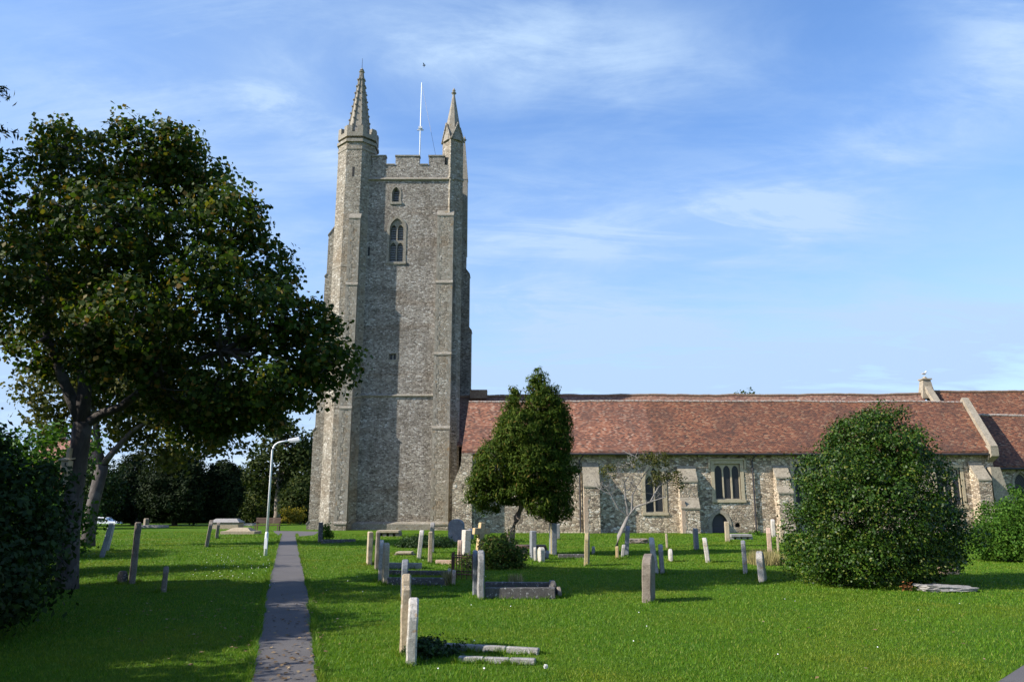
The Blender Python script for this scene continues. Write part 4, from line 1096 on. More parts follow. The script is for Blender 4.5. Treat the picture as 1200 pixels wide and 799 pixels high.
def headstone(px, by, ty, tpx, w, kind, mat, lean, yaw, label, name='headstone', rake=0.0):
    x, y = G(px, by)
    if y < 16: y0 = y + 0.0
    yc = y + w * 0.45
    k = mpp(by, y)
    h = P(px, ty, y).z; th = max(0.05, tpx * k)
    # thin edge is turned to the viewer; yaw turns the slab about its upright axis
    view = math.atan2(x, y)
    a = -view * 0.95 + R(yaw)
    prof = stone_profile(kind, w, h)
    mb = MB(); n = len(prof)
    ca, sa = math.cos(a), math.sin(a); ln = math.tan(R(lean)); rk = math.tan(R(rake))
    def pt(s, t, z):
        jx = 0.012 * mnoise.noise(Vector((x * 3 + s * 4, y + t * 9, z * 5)))
        lx, ly = t + ln * z + jx, s + rk * z
        return (x + lx * ca - ly * sa, yc + lx * sa + ly * ca, z)
    # refine the outline so that worn edges wander
    fine = []
    for i in range(n):
        p, q = prof[i], prof[(i + 1) % n]; m = max(1, int(math.hypot(q[0] - p[0], q[1] - p[1]) / 0.09)) if y < 26 else 1
        for j in range(m): fine.append((p[0] + (q[0] - p[0]) * j / m, p[1] + (q[1] - p[1]) * j / m))
    prof = [(s + 0.010 * mnoise.noise(Vector((s * 7 + x, z * 7, y))), z if z < 0.01 else z + 0.010 * mnoise.noise(Vector((s * 7, z * 7 + x, y + 4)))) for s, z in fine]
    n = len(prof)
    prof = [(s, z - 0.08 if z < 0.012 else z) for s, z in prof]
    mb.add([pt(s, -th / 2, z) for s, z in prof] + [pt(s, th / 2, z) for s, z in prof],
           [tuple(range(n)), tuple(range(2 * n - 1, n - 1, -1))] + [(i, n + i, n + (i + 1) % n, (i + 1) % n) for i in range(n)])
    o = mb.build(name, mat, None, origin=(x, yc, 0), bevel=min(0.02, th * 0.18))
    BASES.append((x, yc, th / 2, w / 2))
    return tag(o, label, 'gravestone', GRP)
HS = [
 (478, 779, 703, 12.5, 0.62, 'round', S_WHITE, 1.0, 0, 'white lichen spotted headstone seen edge on, nearest the camera beside the ivy'),
 (470, 768, 674, 11.0, 0.60, 'shoulder', S_TAN, 0.6, 0, 'tall tan shouldered headstone right behind the white lichen spotted nearest one'),
 (471, 702, 656, 7.5, 0.55, 'round', S_SLATE, 1.0, 0, 'thin grey headstone peeping above the tall tan one in the near left pair'),
 (430.5, 662, 623, 5.5, 0.6, 'flat', S_TAN, 0.5, 4, 'pale tan headstone, leftmost in the row of four right of the path'),
 (439.5, 668, 623, 4.6, 0.55, 'flat', S_BROWN, 0.5, 2, 'dark narrow headstone between the pale tan pairs in the row near the path'),
 (443.5, 681, 633, 5.0, 0.55, 'round', S_WHITE, 0.5, 0, 'pale slim headstone touching the front stone of the dark kerbed grave'),
 (449, 685, 636, 6.6, 0.55, 'round', S_TAN, 0.5, 4, 'cream round topped headstone at the head of the long dark kerbed grave'),
 (490, 655, 621, 5.0, 0.5, 'round', S_WHITE, 5.0, 0, 'thin white headstone leaning right before the dark grassy mound'),
 (503, 660, 623, 4.8, 0.5, 'flat', S_TAN, 0.3, 0, 'yellowish tan headstone standing in front of the grassy mound'),
 (505.5, 648, 612, 4.8, 0.5, 'round', S_GREY, 0.0, 0, 'grey headstone just behind the yellowish tan one before the tower'),
 (534, 636, 608, 5.0, 0.85, 'round', S_SLATE, 0.0, 62, 'broad blue grey headstone facing the camera below the tower corner'),
 (545, 651, 621, 7.5, 0.6, 'flat', S_WHITE, 2.0, 12, 'cream flat topped headstone just left of the golden cross'),
 (538, 662, 633, 5.0, 0.5, 'round', S_PINK, 0.0, 0, 'short pinkish headstone beside the rusty railing'),
 (551, 632, 619, 4.0, 0.5, 'round', S_SLATE, 0.0, 25, 'small blue grey headstone behind the arms of the golden cross'),
 (556, 699, 645, 5.4, 0.6, 'round', S_SLATE, -0.5, 0, 'blue grey headstone, left of the close pair at the shaft of the cross'),
 (562, 702, 645, 7.4, 0.6, 'round', S_GREY, 0.5, 3, 'grey green headstone at the head of the large dark kerbed grave'),
 (625, 656, 622, 6.2, 0.5, 'flat', S_SLATE, 0.0, 8, 'grey headstone with a pale edge beside the red brown table tomb'),
 (648.5, 651, 613, 6.0, 0.6, 'flat', S_SLATE, 0.5, 10, 'tall blue grey headstone with a low kerb running right from it'),
 (653.5, 632, 611, 4.5, 0.55, 'round', S_GREY, 0.0, 8, 'grey headstone standing behind the tall blue grey kerbed one'),
 (688.5, 663, 624, 5.2, 0.55, 'point', S_YEL, 2.0, -4, 'pointed headstone with yellow lichen at its tip in open lawn'),
 (696, 650, 640, 3.6, 0.35, 'round', S_GREY, 0.0, 0, 'tiny grey footstone behind the pointed yellow lichened headstone'),
 (735, 651, 616, 5.0, 0.55, 'round', S_SLATE, 5.0, 0, 'blue grey headstone leaning right, next to the bare pale tree'),
 (730.5, 653, 638, 4.2, 0.45, 'point', S_GREY, 8.0, 0, 'small grey leaning stone at the foot of the leaning blue grey headstone'),
 (763.5, 706, 649, 11.0, 0.62, 'point', S_BROWN, 1.5, -8, 'rough brown grey pointed headstone standing alone in the middle of the near lawn'),
 (759, 690, 652, 4.0, 0.5, 'flat', S_GREY, 0.0, 0, 'grey headstone edge hidden behind the rough brown pointed stone'),
 (771, 673, 630, 6.4, 0.55, 'round', S_WHITE, -6.0, 0, 'white round topped headstone leaning left behind the rough brown one'),
 (778, 673, 638, 5.4, 0.5, 'round', S_GREY, -1.5, 0, 'pale grey headstone immediately right of the left leaning white one'),
 (782.5, 643, 625, 2.6, 0.3, 'flat', S_TAN, -1.0, 0, 'thin tan post like stone in the lawn before the pointed church window'),
 (787.5, 658, 643, 3.6, 0.45, 'round', S_WHITE, 0.0, 6, 'short white headstone casting a dark shadow in the middle of the lawn'),
 (818, 645, 619, 4.2, 0.55, 'flat', S_SLATE, -1.0, 8, 'blue grey headstone left of the small church door'),
 (832, 659, 630, 5.2, 0.55, 'round', S_WHITE, -6.0, 0, 'white headstone leaning left on the lawn below the church door'),
 (876.5, 672, 633, 5.0, 0.5, 'round', S_WHITE, -1.0, 0, 'slim white speckled headstone between the door and the round bush'),
 (898, 682, 646, 7.6, 0.55, 'point', S_WHITE, -3.0, -5, 'cream pointed headstone nearest to the round green bush'),
 (854, 635, 611, 5.0, 0.45, 'flat', S_TAN, 0.0, 4, 'square tan headstone at the right jamb of the small church door'),
 (905, 651, 618, 5.4, 0.5, 'ogee', S_PINK, 0.0, 0, 'carved pinkish headstone rising from dry grass left of the round bush'),
 (908, 629, 608, 4.0, 0.5, 'round', S_WHITE, 0.0, 6, 'white headstone behind the carved pinkish one against the church wall'),
 (913.5, 647, 626, 2.8, 0.3, 'flat', S_TAN, 0.0, 0, 'thin tan post like stone in the dry grass by the round bush'),
 (918.5, 636, 618, 5.2, 0.5, 'flat', S_TAN, 0.0, 4, 'tan headstone half hidden by the left edge of the round bush'),
 (239.5, 641, 609, 4.2, 0.55, 'ogee', S_BROWN, 6.0, 0, 'brown knobbly headstone leaning right left of the pale chest tomb'),
 (252, 631, 612, 3.6, 0.5, 'round', S_BROWN, 3.0, 0, 'dark small headstone directly in front of the pale chest tomb'),
 (114.5, 653, 613, 5.5, 0.6, 'flat', S_SLATE, 9.0, 0, 'blue grey headstone leaning right beside the second tree trunk, front of two'),
 (121.5, 645, 614, 4.2, 0.6, 'flat', S_WHITE, 7.0, 0, 'white edged headstone leaning right behind the blue grey leaning one'),
 (147.5, 684, 612, 6.4, 0.62, 'flat', S_BROWN, 0.8, 3, 'tall dark narrow headstone standing in the shade of the big tree'),
 (138.5, 684, 669, 6.0, 0.4, 'round', S_DARK, 0.0, 20, 'low dark stone at the foot of the tall shaded headstone'),
 (186, 694, 664, 6.0, 0.5, 'point', S_BROWN, 1.5, 0, 'short grey brown stone alone in the shaded lawn left of the path'),
 (373.5, 636, 612, 4.6, 0.55, 'flat', S_DARK, 0.0, 4, 'dark upright headstone with a small bush behind it near the tower foot'),
 (647, 651, 613, 2.4, 0.5, 'flat', S_YEL, 0.0, 4, 'thin lichen yellow stone pressed against the tall blue grey headstone'),
]
for a in HS: headstone(*a)
FS = [
 (627.5, 658, 641, 3.4, 0.3, 'round', S_WHITE, -1.0, 0, 'slim white footstone, left of the three by the grey headstone'),
 (634.5, 659, 641, 6.0, 0.3, 'round', S_WHITE, 0.5, 20, 'stout white rounded footstone, middle of the three by the grey headstone'),
 (640, 655, 645, 3.8, 0.3, 'round', S_GREY, 10.0, 10, 'small grey stone leaning right of the stout white footstone'),
 (649, 699, 681, 4.6, 0.35, 'point', S_DARK, 0.0, 10, 'dark pointed footstone ending the large dark kerbed grave'),
 (655, 700, 688, 5.0, 0.35, 'round', S_BROWN, 0.0, 10, 'low brown footstone right of the dark pointed footstone'),
 (531, 686, 668, 4.6, 0.3, 'round', S_PINK, 0.0, 0, 'small pinkish footstone at the grassy end of the long dark kerb'),
 (526, 676, 666, 3.6, 0.3, 'round', S_WHITE, 0.0, 0, 'small white footstone behind the pinkish one near the rusty railing'),
 (724, 655, 640, 3.6, 0.25, 'flat', S_CROSS, 0.0, 0, 'little orange post like stone below the bare pale tree'),
]
for a in FS: headstone(*a, name='footstone')

# golden cross
def stone_cross():
    x, y = G(562, 664); x -= 0.05
    t = thing('stone_cross', (x, y, 0), 'golden stone cross leaning right, rising behind a close pair of headstones', 'cross')
    k = mpp(640, y); ztop = P(600, 612, y).z; za = P(600, 622, y).z; w = 0.085; ln = math.tan(R(5.0)); hd = 0.08
    d = Vector((math.cos(R(32)), math.sin(R(32)), 0)); nrm = Vector((-d.y, d.x, 0))
    def blk(mb, s0, s1, z0, z1, hn, s2=None, s3=None):
        q = lambda s, n_, z: Vector((x + ln * z, y, z)) + d * s + nrm * n_
        mb.hexa([q(s0, -hn, z0), q(s1, -hn, z0), q(s1, hn, z0), q(s0, hn, z0)], [q(s0 if s2 is None else s2, -hn, z1), q(s1 if s3 is None else s3, -hn, z1), q(s1 if s3 is None else s3, hn, z1), q(s0 if s2 is None else s2, hn, z1)])
    a = MB(); blk(a, -w * 1.2, w * 1.2, 0.25, ztop, hd, -w * 0.9, w * 0.9); a.build('shaft', S_CROSS, t, bevel=0.012)
    a = MB(); blk(a, -0.27, -w * 0.93, za - 0.095, za + 0.095, hd * 0.96); blk(a, w * 0.93, 0.27, za - 0.095, za + 0.095, hd * 0.96); a.build('cross_arm', S_CROSS, t, bevel=0.012)
    a = MB(); blk(a, -0.28, 0.28, -0.05, 0.14, 0.25); blk(a, -0.19, 0.19, 0.14, 0.26, 0.18); a.build('base', S_GREY, t, bevel=0.015)
stone_cross()

# kerbed graves, tombs
KG = 'low kerbs round the graves'
def bar(mb, a, b, w, h, z0=-0.05):
    a, b = Vector((a[0], a[1], 0)), Vector((b[0], b[1], 0)); d = (b - a).normalized(); n = Vector((-d.y, d.x, 0)) * w / 2
    mb.hexa([(p.x, p.y, z0) for p in (a + n, a - n, b - n, b + n)], [(p.x, p.y, h) for p in (a + n * 0.85, a - n * 0.85, b - n * 0.85, b + n * 0.85)])
def kerb(name, label, rails, mat, k=1, group=KG):
    c = G(*rails[0][0]); t = thing(name, (c[0], c[1], 0), label, 'grave kerb', group)
    for a, b, w, h in rails:
        p, q = G(*a), G(*b)
        # broken into two or three blocks
        for i in range(k):
            t0, t1 = i / k + 0.0015, (i + 1) / k - 0.0015
            BASES.append(((p[0] + (q[0] - p[0]) * (i + .5) / k), (p[1] + (q[1] - p[1]) * (i + .5) / k), abs(q[0] - p[0]) / k / 2, w * 0.6))
            mb = MB(); bar(mb, (p[0] + (q[0] - p[0]) * t0, p[1] + (q[1] - p[1]) * t0), (p[0] + (q[0] - p[0]) * t1, p[1] + (q[1] - p[1]) * t1), w, h * random.uniform(0.93, 1.05)); mb.build('kerb_stone', mat, t, bevel=0.012)
    return t
kerb('grave_kerb', 'pair of low pale kerb rails in long grass by the nearest ivy grown grave', [((520, 760), (632, 766.5), 0.09, 0.075), ((537, 775), (628, 778), 0.09, 0.062)], S_GREY, 3)
kerb('grave_kerb', 'long dark kerb streaked white running right from the cream round topped headstone', [((454, 685), (524, 685.5), 0.14, 0.16), ((454, 673), (527, 674), 0.14, 0.12)], S_DARK)
kerb('grave_kerb', 'grey low kerb behind the long dark one, ending at the leaning thin white headstone', [((453, 666), (494, 666.5), 0.15, 0.17)], S_GREY)
kerb('grave_kerb', 'large dark stone kerb with white patches right of the close headstone pair', [((568, 701), (645, 701), 0.15, 0.20), ((568, 690), (645, 690.5), 0.15, 0.15), ((647, 701.5), (647, 690), 0.14, 0.205)], S_DARK)
kerb('grave_kerb', 'low grey kerb lying right of the tall blue grey headstone', [((654, 653.5), (687, 653.5), 0.2, 0.14)], S_DARK)
kerb('grave_kerb', 'short pale kerb between the yellowish tan headstone and the rusty railing', [((511, 660.5), (534, 661), 0.16, 0.13)], S_PINK)
kerb('grave_kerb', 'grey kerb running right from the dark upright headstone by the tower foot', [((377, 636.5), (416, 635.5), 0.2, 0.19)], S_DARK)
def ledger(name, label, cx, by, x0, x1, z0, z1, mat, depth=0.9, legs=None, cat='tomb', top_in=0.0, rot=0.0):
    xa, y = G(x0, by); xb, _ = G(x1, by); t = thing(name, ((xa + xb) / 2, y + depth / 2, 0), label, cat)
    mb = MB(); i = top_in
    mb.hexa([(xa, y, z0), (xb, y, z0), (xb, y + depth, z0), (xa, y + depth, z0)], [(xa + i, y + i * 0.7, z1), (xb - i, y + i * 0.7, z1), (xb - i, y + depth - i * 0.7, z1), (xa + i, y + depth - i * 0.7, z1)])
    mb.build('slab', mat, t, bevel=0.015)
    if legs:
        for f in (0.06, 0.36, 0.64, 0.94):
            xx = xa + (xb - xa) * f; MB().box(xx - 0.12, xx + 0.12, y + 0.08, y + depth - 0.08, -0.05, z0 - 0.001).build('support', legs, t)
    return t, (xa, xb, y)
ledger('table_tomb', 'red brown table tomb on low supports behind the grey headstone', 620, 649, 600, 640.5, 0.20, 0.31, M_WOOD, 1.0, S_BROWN)
ledger('ledger_tomb', 'flat tan ledger slab raised on blocks at the foot of the tower', 453, 628.5, 441, 467, 0.22, 0.36, S_TAN, 1.3, S_BROWN)
ledger('ledger_stone', 'thin pale stone slab lying in grass between headstones below the tower', 472, 650.5, 463.5, 482, 0.04, 0.12, S_TAN, 0.7, S_BROWN)
ledger('ledger_stone', 'long low stone slab on the grass right of the church door', 870, 632, 857, 882, 0.14, 0.28, S_GREY, 0.9, S_GREY)
# chest tombs left of the path
t, (xa, xb, y) = ledger('chest_tomb', 'pale chest tomb with sloping coped lid, left of the lamp post', 262, 619.5, 246, 279, -0.05, 0.48, S_TAN, 1.3)
MB().hexa([(xa - 0.1, y - 0.1, 0.52), (xb + 0.1, y - 0.1, 0.52), (xb + 0.1, y + 1.4, 0.52), (xa - 0.1, y + 1.4, 0.52)], [(xa + 0.3, y + 0.35, 0.82), (xb - 0.3, y + 0.35, 0.82), (xb - 0.3, y + 0.95, 0.82), (xa + 0.3, y + 0.95, 0.80)]).build('lid', S_GREY, t, bevel=0.015)
t, (xa, xb, y) = ledger('chest_tomb', 'broad low stepped tomb in front of the pale coped chest tomb', 278, 626, 258, 298, -0.05, 0.20, S_TAN, 1.5)
MB().hexa([(xa + 0.2, y + 0.15, 0.20), (xb - 0.3, y + 0.15, 0.20), (xb - 0.3, y + 1.35, 0.20), (xa + 0.2, y + 1.35, 0.20)], [(xa + 0.7, y + 0.4, 0.42), (xb - 0.6, y + 0.4, 0.42), (xb - 0.6, y + 1.1, 0.42), (xa + 0.7, y + 1.1, 0.42)]).build('lid', S_TAN, t, bevel=0.015)
t, _ = ledger('ledger_tomb', 'low pale slab tomb in front of the dark yews', 175, 618, 159, 191, -0.05, 0.18, S_GREY, 1.2)
headstone(169.5, 617, 607, 4.5, 0.5, 'round', S_BROWN, 0, 20, 'dark little headstone rising from the slab tomb before the yews')
ledger('stone_step', 'long low pale slab lying behind the two tombs by the lamp post', 285, 616, 276, 296, -0.05, 0.22, S_WHITE, 1.0)
# fallen stone in front of the round bush, broken stump
def rock(name, label, cx, by, wpx, hpx, depth, mat, cat, seed, flat=1.0):
    x, y = G(cx, by); k = mpp(by, y); rx, rz = wpx * k / 2, hpx * k
    bm = bmesh.new(); bmesh.ops.create_icosphere(bm, subdivisions=4, radius=1)
    for v in bm.verts:
        p = v.co.copy(); s = max(abs(p.x), abs(p.y), abs(p.z)); p = p.lerp(p / s, 0.65)
        n = 1 + 0.16 * mnoise.noise(p * 1.6 + Vector((seed, 0, 0))) + 0.08 * mnoise.noise(p * 5 + Vector((0, seed, 0)))
        v.co = Vector((p.x * rx * n, p.y * depth / 2 * n, (p.z * 0.5 + 0.42) * rz * n * (1 - 0.25 * (p.x * flat))))
    me = bpy.data.meshes.new(name); bm.to_mesh(me); bm.free(); me.materials.append(mat)
    o = bpy.data.objects.new(name, me); COL.objects.link(o); o.location = (x, y + depth / 2, 0)
    return tag(o, label, cat)
rock('fallen_slab', 'long weathered white grey slab lying on the lawn right of the round bush', 1118, 694, 68, 7.5, 0.55, S_GREY, 'stone slab', 3.1)
rock('stone_stump', 'broken pinkish stone stump half hidden under the right side of the round bush', 1117, 673, 20, 16, 0.4, S_PINK, 'stone', 8.2, 0.0)
rock('stone_rubble', 'low heap of flat broken stones on the grass near the bare pale tree', 749, 637, 24, 6, 0.9, S_BROWN, 'stones', 5.5, 0.0)

# ------------------------------------------------------------------ lamp post, nest box, railing, bench
def lamp():
    x, y = G(311, 651); top = zat(517, y)
    t = thing('street_lamp', (x, y, 0), 'slim white lamp post with a hooked arm standing beside the path', 'lamp post')
    MB().tube([(x, y, -0.05), (x, y, 0.80), (x, y, 0.86)], [0.064, 0.062, 0.042], 12).build('base', M_WHITE, t, smooth=True)
    pts = [(x, y, 0.8), (x, y, top - 0.42)]
    for a in np.linspace(0, math.pi / 2 * 0.92, 8): pts.append((x + 0.36 - 0.36 * math.cos(a), y, top - 0.38 + 0.36 * math.sin(a)))
    pts.append((x + 0.62, y, top + 0.03))
    MB().tube(pts, [0.042] + [0.034] * (len(pts) - 1), 10).build('post', M_WHITE, t, smooth=True)
    hx = x + 0.58; hz = top + 0.02
    MB().hexa([(hx, y - 0.05, hz - 0.03), (hx + 0.5, y - 0.09, hz + 0.0), (hx + 0.5, y + 0.09, hz + 0.0), (hx, y + 0.05, hz - 0.03)], [(hx, y - 0.04, hz + 0.07), (hx + 0.42, y - 0.07, hz + 0.15), (hx + 0.42, y + 0.07, hz + 0.15), (hx, y + 0.04, hz + 0.07)]).build('lamp_head', M_LAMP, t, bevel=0.02)
    MB().hexa([(hx + 0.08, y - 0.045, hz - 0.065), (hx + 0.42, y - 0.06, hz - 0.05), (hx + 0.42, y + 0.06, hz - 0.05), (hx + 0.08, y + 0.045, hz - 0.065)], [(hx + 0.06, y - 0.05, hz - 0.027), (hx + 0.45, y - 0.075, hz - 0.006), (hx + 0.45, y + 0.075, hz - 0.006), (hx + 0.06, y + 0.05, hz - 0.027)]).build('lens', M_LAMP, t)
    MB().box(x - 0.055, x + 0.055, y - 0.08, y - 0.06, 0.25, 0.65).build('access_door', M_WHITE, t)
lamp()
def railing():
    a, b = G(529, 678), G(553, 679)
    t = thing('iron_railing', (a[0], a[1], 0), 'rusty iron railing with spikes in front of the leafy grave bush', 'railing')
    mb = MB(); n = 9; h = 0.62
    depth = 0.9
    cs = [Vector((a[0], a[1], 0)), Vector((b[0], b[1], 0)), Vector((b[0], b[1] + depth, 0)), Vector((a[0], a[1] + depth, 0))]
    for i in range(4):
        p, q = cs[i], cs[(i + 1) % 4]; rl_ = MB(); sp_ = MB()
        for z in (0.12, h - 0.1): rl_.tube([p + Vector((0, 0, z)), q + Vector((0, 0, z))], [0.014, 0.014], 4)
        rl_.build('rail', M_RUST, t)
        m = max(3, int((q - p).length / 0.13))
        for k in range(m):
            s = p.lerp(q, k / m); sp_.tube([s, s + Vector((0, 0, h - 0.05)), s + Vector((0, 0, h))], [0.011, 0.011, 0.004], 4)
        o = sp_.build('spikes', M_RUST, t)
railing()
def bench():
    xa, y = G(297, 622); xb, _ = G(326, 622)
    t = thing('bench', ((xa + xb) / 2, y, 0), 'dark brown wooden bench near the trees left of the tower', 'bench')
    s = MB()
    for k in range(4): s.box(xa, xb, y + 0.02 + 0.12 * k, y + 0.12 + 0.12 * k, 0.42, 0.46)
    s.build('seat', M_WOOD, t)
    s = MB()
    for k in range(4): s.box(xa, xb, y + 0.50, y + 0.53, 0.55 + 0.11 * k, 0.64 + 0.11 * k)
    s.build('backrest', M_WOOD, t)
    for xx in (xa + 0.08, xb - 0.08, (xa + xb) / 2):
        MB().box(xx - 0.035, xx + 0.035, y + 0.03, y + 0.1, -0.05, 0.419).build('leg', M_WOOD, t)
        MB().box(xx - 0.035, xx + 0.035, y + 0.532, y + 0.6, -0.05, 0.98).build('leg', M_WOOD, t)
    for xx in (xa + 0.06, xb - 0.06): MB().box(xx - 0.04, xx + 0.04, y, y + 0.5, 0.62, 0.66).build('armrest', M_WOOD, t)
bench()

# ------------------------------------------------------------------ trees and bushes
def big_tree():
    bx_, by_ = G(77, 690)
    t = thing('sycamore_tree', (bx_, by_, 0), 'large spreading sycamore with dark leaves in the left foreground', 'tree')
    Y = by_
    pts = [Vector((bx_ - 0.02, Y, -0.1)), Vector((bx_, Y, 0.25)), P(82, 620, Y), P(89, 560, Y), P(94, 520, Y), P(97, 495, Y)]
    tr = MB(); tr.tube(pts, [0.30, 0.235, 0.205, 0.195, 0.20, 0.20], 14)
    fork = pts[-1]
    tr.tube([fork, P(83, 465, Y), P(72, 440, Y - 0.2), P(55, 395, Y - 0.4), P(50, 330, Y - 0.3), P(75, 240, Y)], [0.16, 0.13, 0.11, 0.08, 0.05, 0.02], 8)
    tr.tube([fork, P(99, 455, Y), P(98, 415, Y + 0.2), P(110, 350, Y + 0.3), P(140, 260, Y), P(175, 175, Y + 0.2)], [0.17, 0.15, 0.13, 0.10, 0.06, 0.02], 8)
    tr.tube([P(95, 500, Y), P(118, 485, Y), P(140, 478, Y - 0.2), P(190, 440, Y - 0.5), P(260, 410, Y - 0.4), P(350, 410, Y - 0.4)], [0.13, 0.11, 0.10, 0.075, 0.05, 0.02], 8)
    tr.build('trunk', B_SYC, t, smooth=True)
    Y -= 0.8
    es = [E(180, 198, Y, 62, 42, 1.5), E(110, 198, Y + .5, 50, 38, 1.4), E(40, 235, Y, 40, 50, 1.5), E(230, 218, Y + .6, 38, 38, 1.4), E(270, 255, Y - .6, 40, 44, 1.3),
          E(140, 265, Y - 1.4, 70, 50, 1.3), E(60, 330, Y - .8, 55, 55, 1.5), E(205, 300, Y + 1.2, 62, 45, 1.4), E(300, 320, Y + .8, 42, 42, 1.4), E(315, 375, Y - .8, 50, 38, 1.2),
          E(355, 405, Y + .2, 45, 36, 1.1), E(388, 428, Y - .4, 33, 26, 0.9), E(250, 390, Y + 1.4, 52, 42, 1.4), E(150, 375, Y - 1.8, 60, 42, 1.2), E(60, 415, Y + 1.0, 48, 30, 1.2),
          E(325, 450, Y - 1.0, 48, 30, 1.1), E(358, 452, Y, 34, 24, 1.0), E(300, 485, Y + .3, 46, 22, 1.1), E(255, 470, Y - .2, 58, 34, 1.3), E(185, 455, Y + 1.8, 55, 38, 1.2), E(15, 330, Y + 1.5, 40, 70, 1.3), E(205, 166, Y - .3, 32, 16, 0.8),
          E(72, 170, Y + .4, 28, 16, 0.9), E(160, 425, Y - .5, 60, 40, 1.5), E(230, 500, Y + .8, 40, 28, 1.1), E(365, 372, Y, 25, 20, .7), E(110, 310, Y + 2.2, 70, 60, 1.0), E(250, 330, Y - 1.7, 45, 38, 1.0)]
    lb = MB()
    lead = [P(55, 395, Y - .4), P(50, 330, Y - .3), P(110, 350, Y + .3), P(140, 260, Y), P(190, 440, Y - .5), P(260, 410, Y - .4)]
    for e in es:
        c = Vector(e[:3]); s = min(lead, key=lambda q: (q - c).length)
        lb.tube(wiggle(s, c, 5, 0.09), taper(0.055, 0.02, 5), 5)
        for k in range(5):
            d = Vector((random.uniform(-1, 1) * e[3], random.uniform(-1, 1) * e[4], random.uniform(-1, 1) * e[5])) * 0.8
            lb.tube(wiggle(c, c + d, 4, 0.1), taper(0.02, 0.006, 4), 4)
    lb.build('limbs', B_SYC, t, smooth=True)
    crown(t, es + lobes(es, 60, 0.26), 62000, 0.118, L_SYC, 'crown', 0.165, 26, 0.8, 0.6)
    # nest box on the trunk
    Y += 0.8
    q = P(78.5, 545, Y - 0.28); a = 0.12; yb = q.y
    nb = thing('nest_box', (q.x, yb, q.z - 0.2), 'pale wooden nest box with a round hole fixed to the big sycamore trunk', 'nest box')
    MB().box(q.x - 0.085, q.x + 0.085, yb - 0.1, yb + 0.1, q.z - 0.16, q.z + 0.10).build('box', M_BOX, nb, bevel=0.006)
    MB().hexa([(q.x - 0.12, yb - 0.15, q.z + 0.10), (q.x + 0.12, yb - 0.15, q.z + 0.10), (q.x + 0.12, yb + 0.12, q.z + 0.15), (q.x - 0.12, yb + 0.12, q.z + 0.15)], [(q.x - 0.12, yb - 0.15, q.z + 0.13), (q.x + 0.12, yb - 0.15, q.z + 0.13), (q.x + 0.12, yb + 0.12, q.z + 0.18), (q.x - 0.12, yb + 0.12, q.z + 0.18)]).build('lid', M_BOX, nb)
    MB().tube([(q.x + 0.02, yb - 0.104, q.z + 0.03), (q.x + 0.02, yb - 0.09, q.z + 0.03)], [0.02, 0.02], 10).build('hole', M_DARK, nb)
    MB().box(q.x - 0.035, q.x + 0.035, yb - 0.02, yb + 0.12, q.z - 0.45, q.z + 0.38).build('backboard', M_BOX, nb)
big_tree()

def second_tree():
    x, y = G(101, 640)
    t = thing('sycamore_tree', (x, y, 0), 'thick forked tree behind the big sycamore, its leaves hanging over the dark yews', 'tree')
    tr = MB(); f = P(120, 545, y)
    tr.tube([(x, y, -0.1), (x + 0.05, y, 0.4), P(108, 595, y), f], [0.40, 0.30, 0.27, 0.28], 12)
    tr.tube([f, P(114, 520, y), P(110, 480, y), P(90, 440, y)], [0.18, 0.14, 0.10, 0.04], 8)
    tr.tube([f, P(132, 530, y), P(155, 505, y), P(210, 470, y)], [0.18, 0.14, 0.10, 0.04], 8)
    tr.build('trunk', B_SYC, t, smooth=True)
    es = [E(75, 450, y, 45, 35, 2.2), E(130, 445, y + 1, 60, 40, 2.4), E(200, 455, y, 60, 45, 2.4), E(270, 480, y + .5, 45, 32, 2), E(240, 515, y, 50, 20, 1.6), E(150, 500, y + 1.5, 45, 25, 1.8), E(60, 495, y, 25, 25, 1.5), E(130, 380, y, 90, 60, 3), E(310, 470, y + 1, 35, 25, 1.6), E(190, 535, y + 1, 35, 16, 1.2)]
    crown(t, es, 22000, 0.24, L_OLIVE, 'crown', 0.35, 22, 0.7)
second_tree()

def conifer():
    x, y = G(596, 650)
    t = thing('cypress_tree', (x, y, 0), 'dark green bushy cypress on a leaning trunk before the church roof', 'tree')
    f = P(612, 592, y)
    tr = MB(); tr.tube([(x, y, -0.1), P(599, 625, y), P(606, 606, y), f, P(622, 545, y), P(630, 490, y), P(633, 455, y)], [0.20, 0.16, 0.14, 0.13, 0.11, 0.07, 0.02], 10)
    for q in ((570, 560), (585, 590), (650, 590), (640, 575), (575, 530), (655, 540), (605, 500), (660, 600)):
        tr.tube(wiggle(f, P(q[0], q[1], y + random.uniform(-.8, .8)), 5, 0.06), taper(0.05, 0.012, 5), 5)
    tr.build('trunk', B_BROWN, t, smooth=True)
    es = [E(632, 460, y, 13, 18, .6), E(637, 482, y, 23, 26, 1.0), E(600, 488, y, 11, 20, .6), E(612, 510, y - .3, 32, 30, 1.4), E(647, 515, y + .3, 22, 36, 1.3), E(585, 540, y, 26, 28, 1.3), E(625, 545, y - .5, 34, 34, 1.4), E(655, 560, y + .2, 18, 32, 1.1), E(565, 563, y, 14, 14, .8), E(605, 575, y + .2, 34, 15, 1.2), E(652, 596, y, 18, 14, .9), E(636, 590, y - .4, 20, 16, .9), E(572, 594, y + .3, 14, 9, .5, 0.8), E(560, 580, y, 12, 14, .6), E(602, 466, y + .2, 6, 13, .4), E(634, 446, y, 8, 12, .4), E(658, 490, y, 10, 18, .6)]
    es = es + lobes(es, 44, 0.3, 3)
    p, nr = ell_points(es, 60000, 0.12, 26, 0.65)
    nr[:, 2] += 0.2
    V = leaves(p, nr, np.full(len(p), 0.16), 0.27, rise=1.5, up=0.3, jitter=0.7)
    bulk_mesh('crown', V, 4, L_CON, t)
conifer()

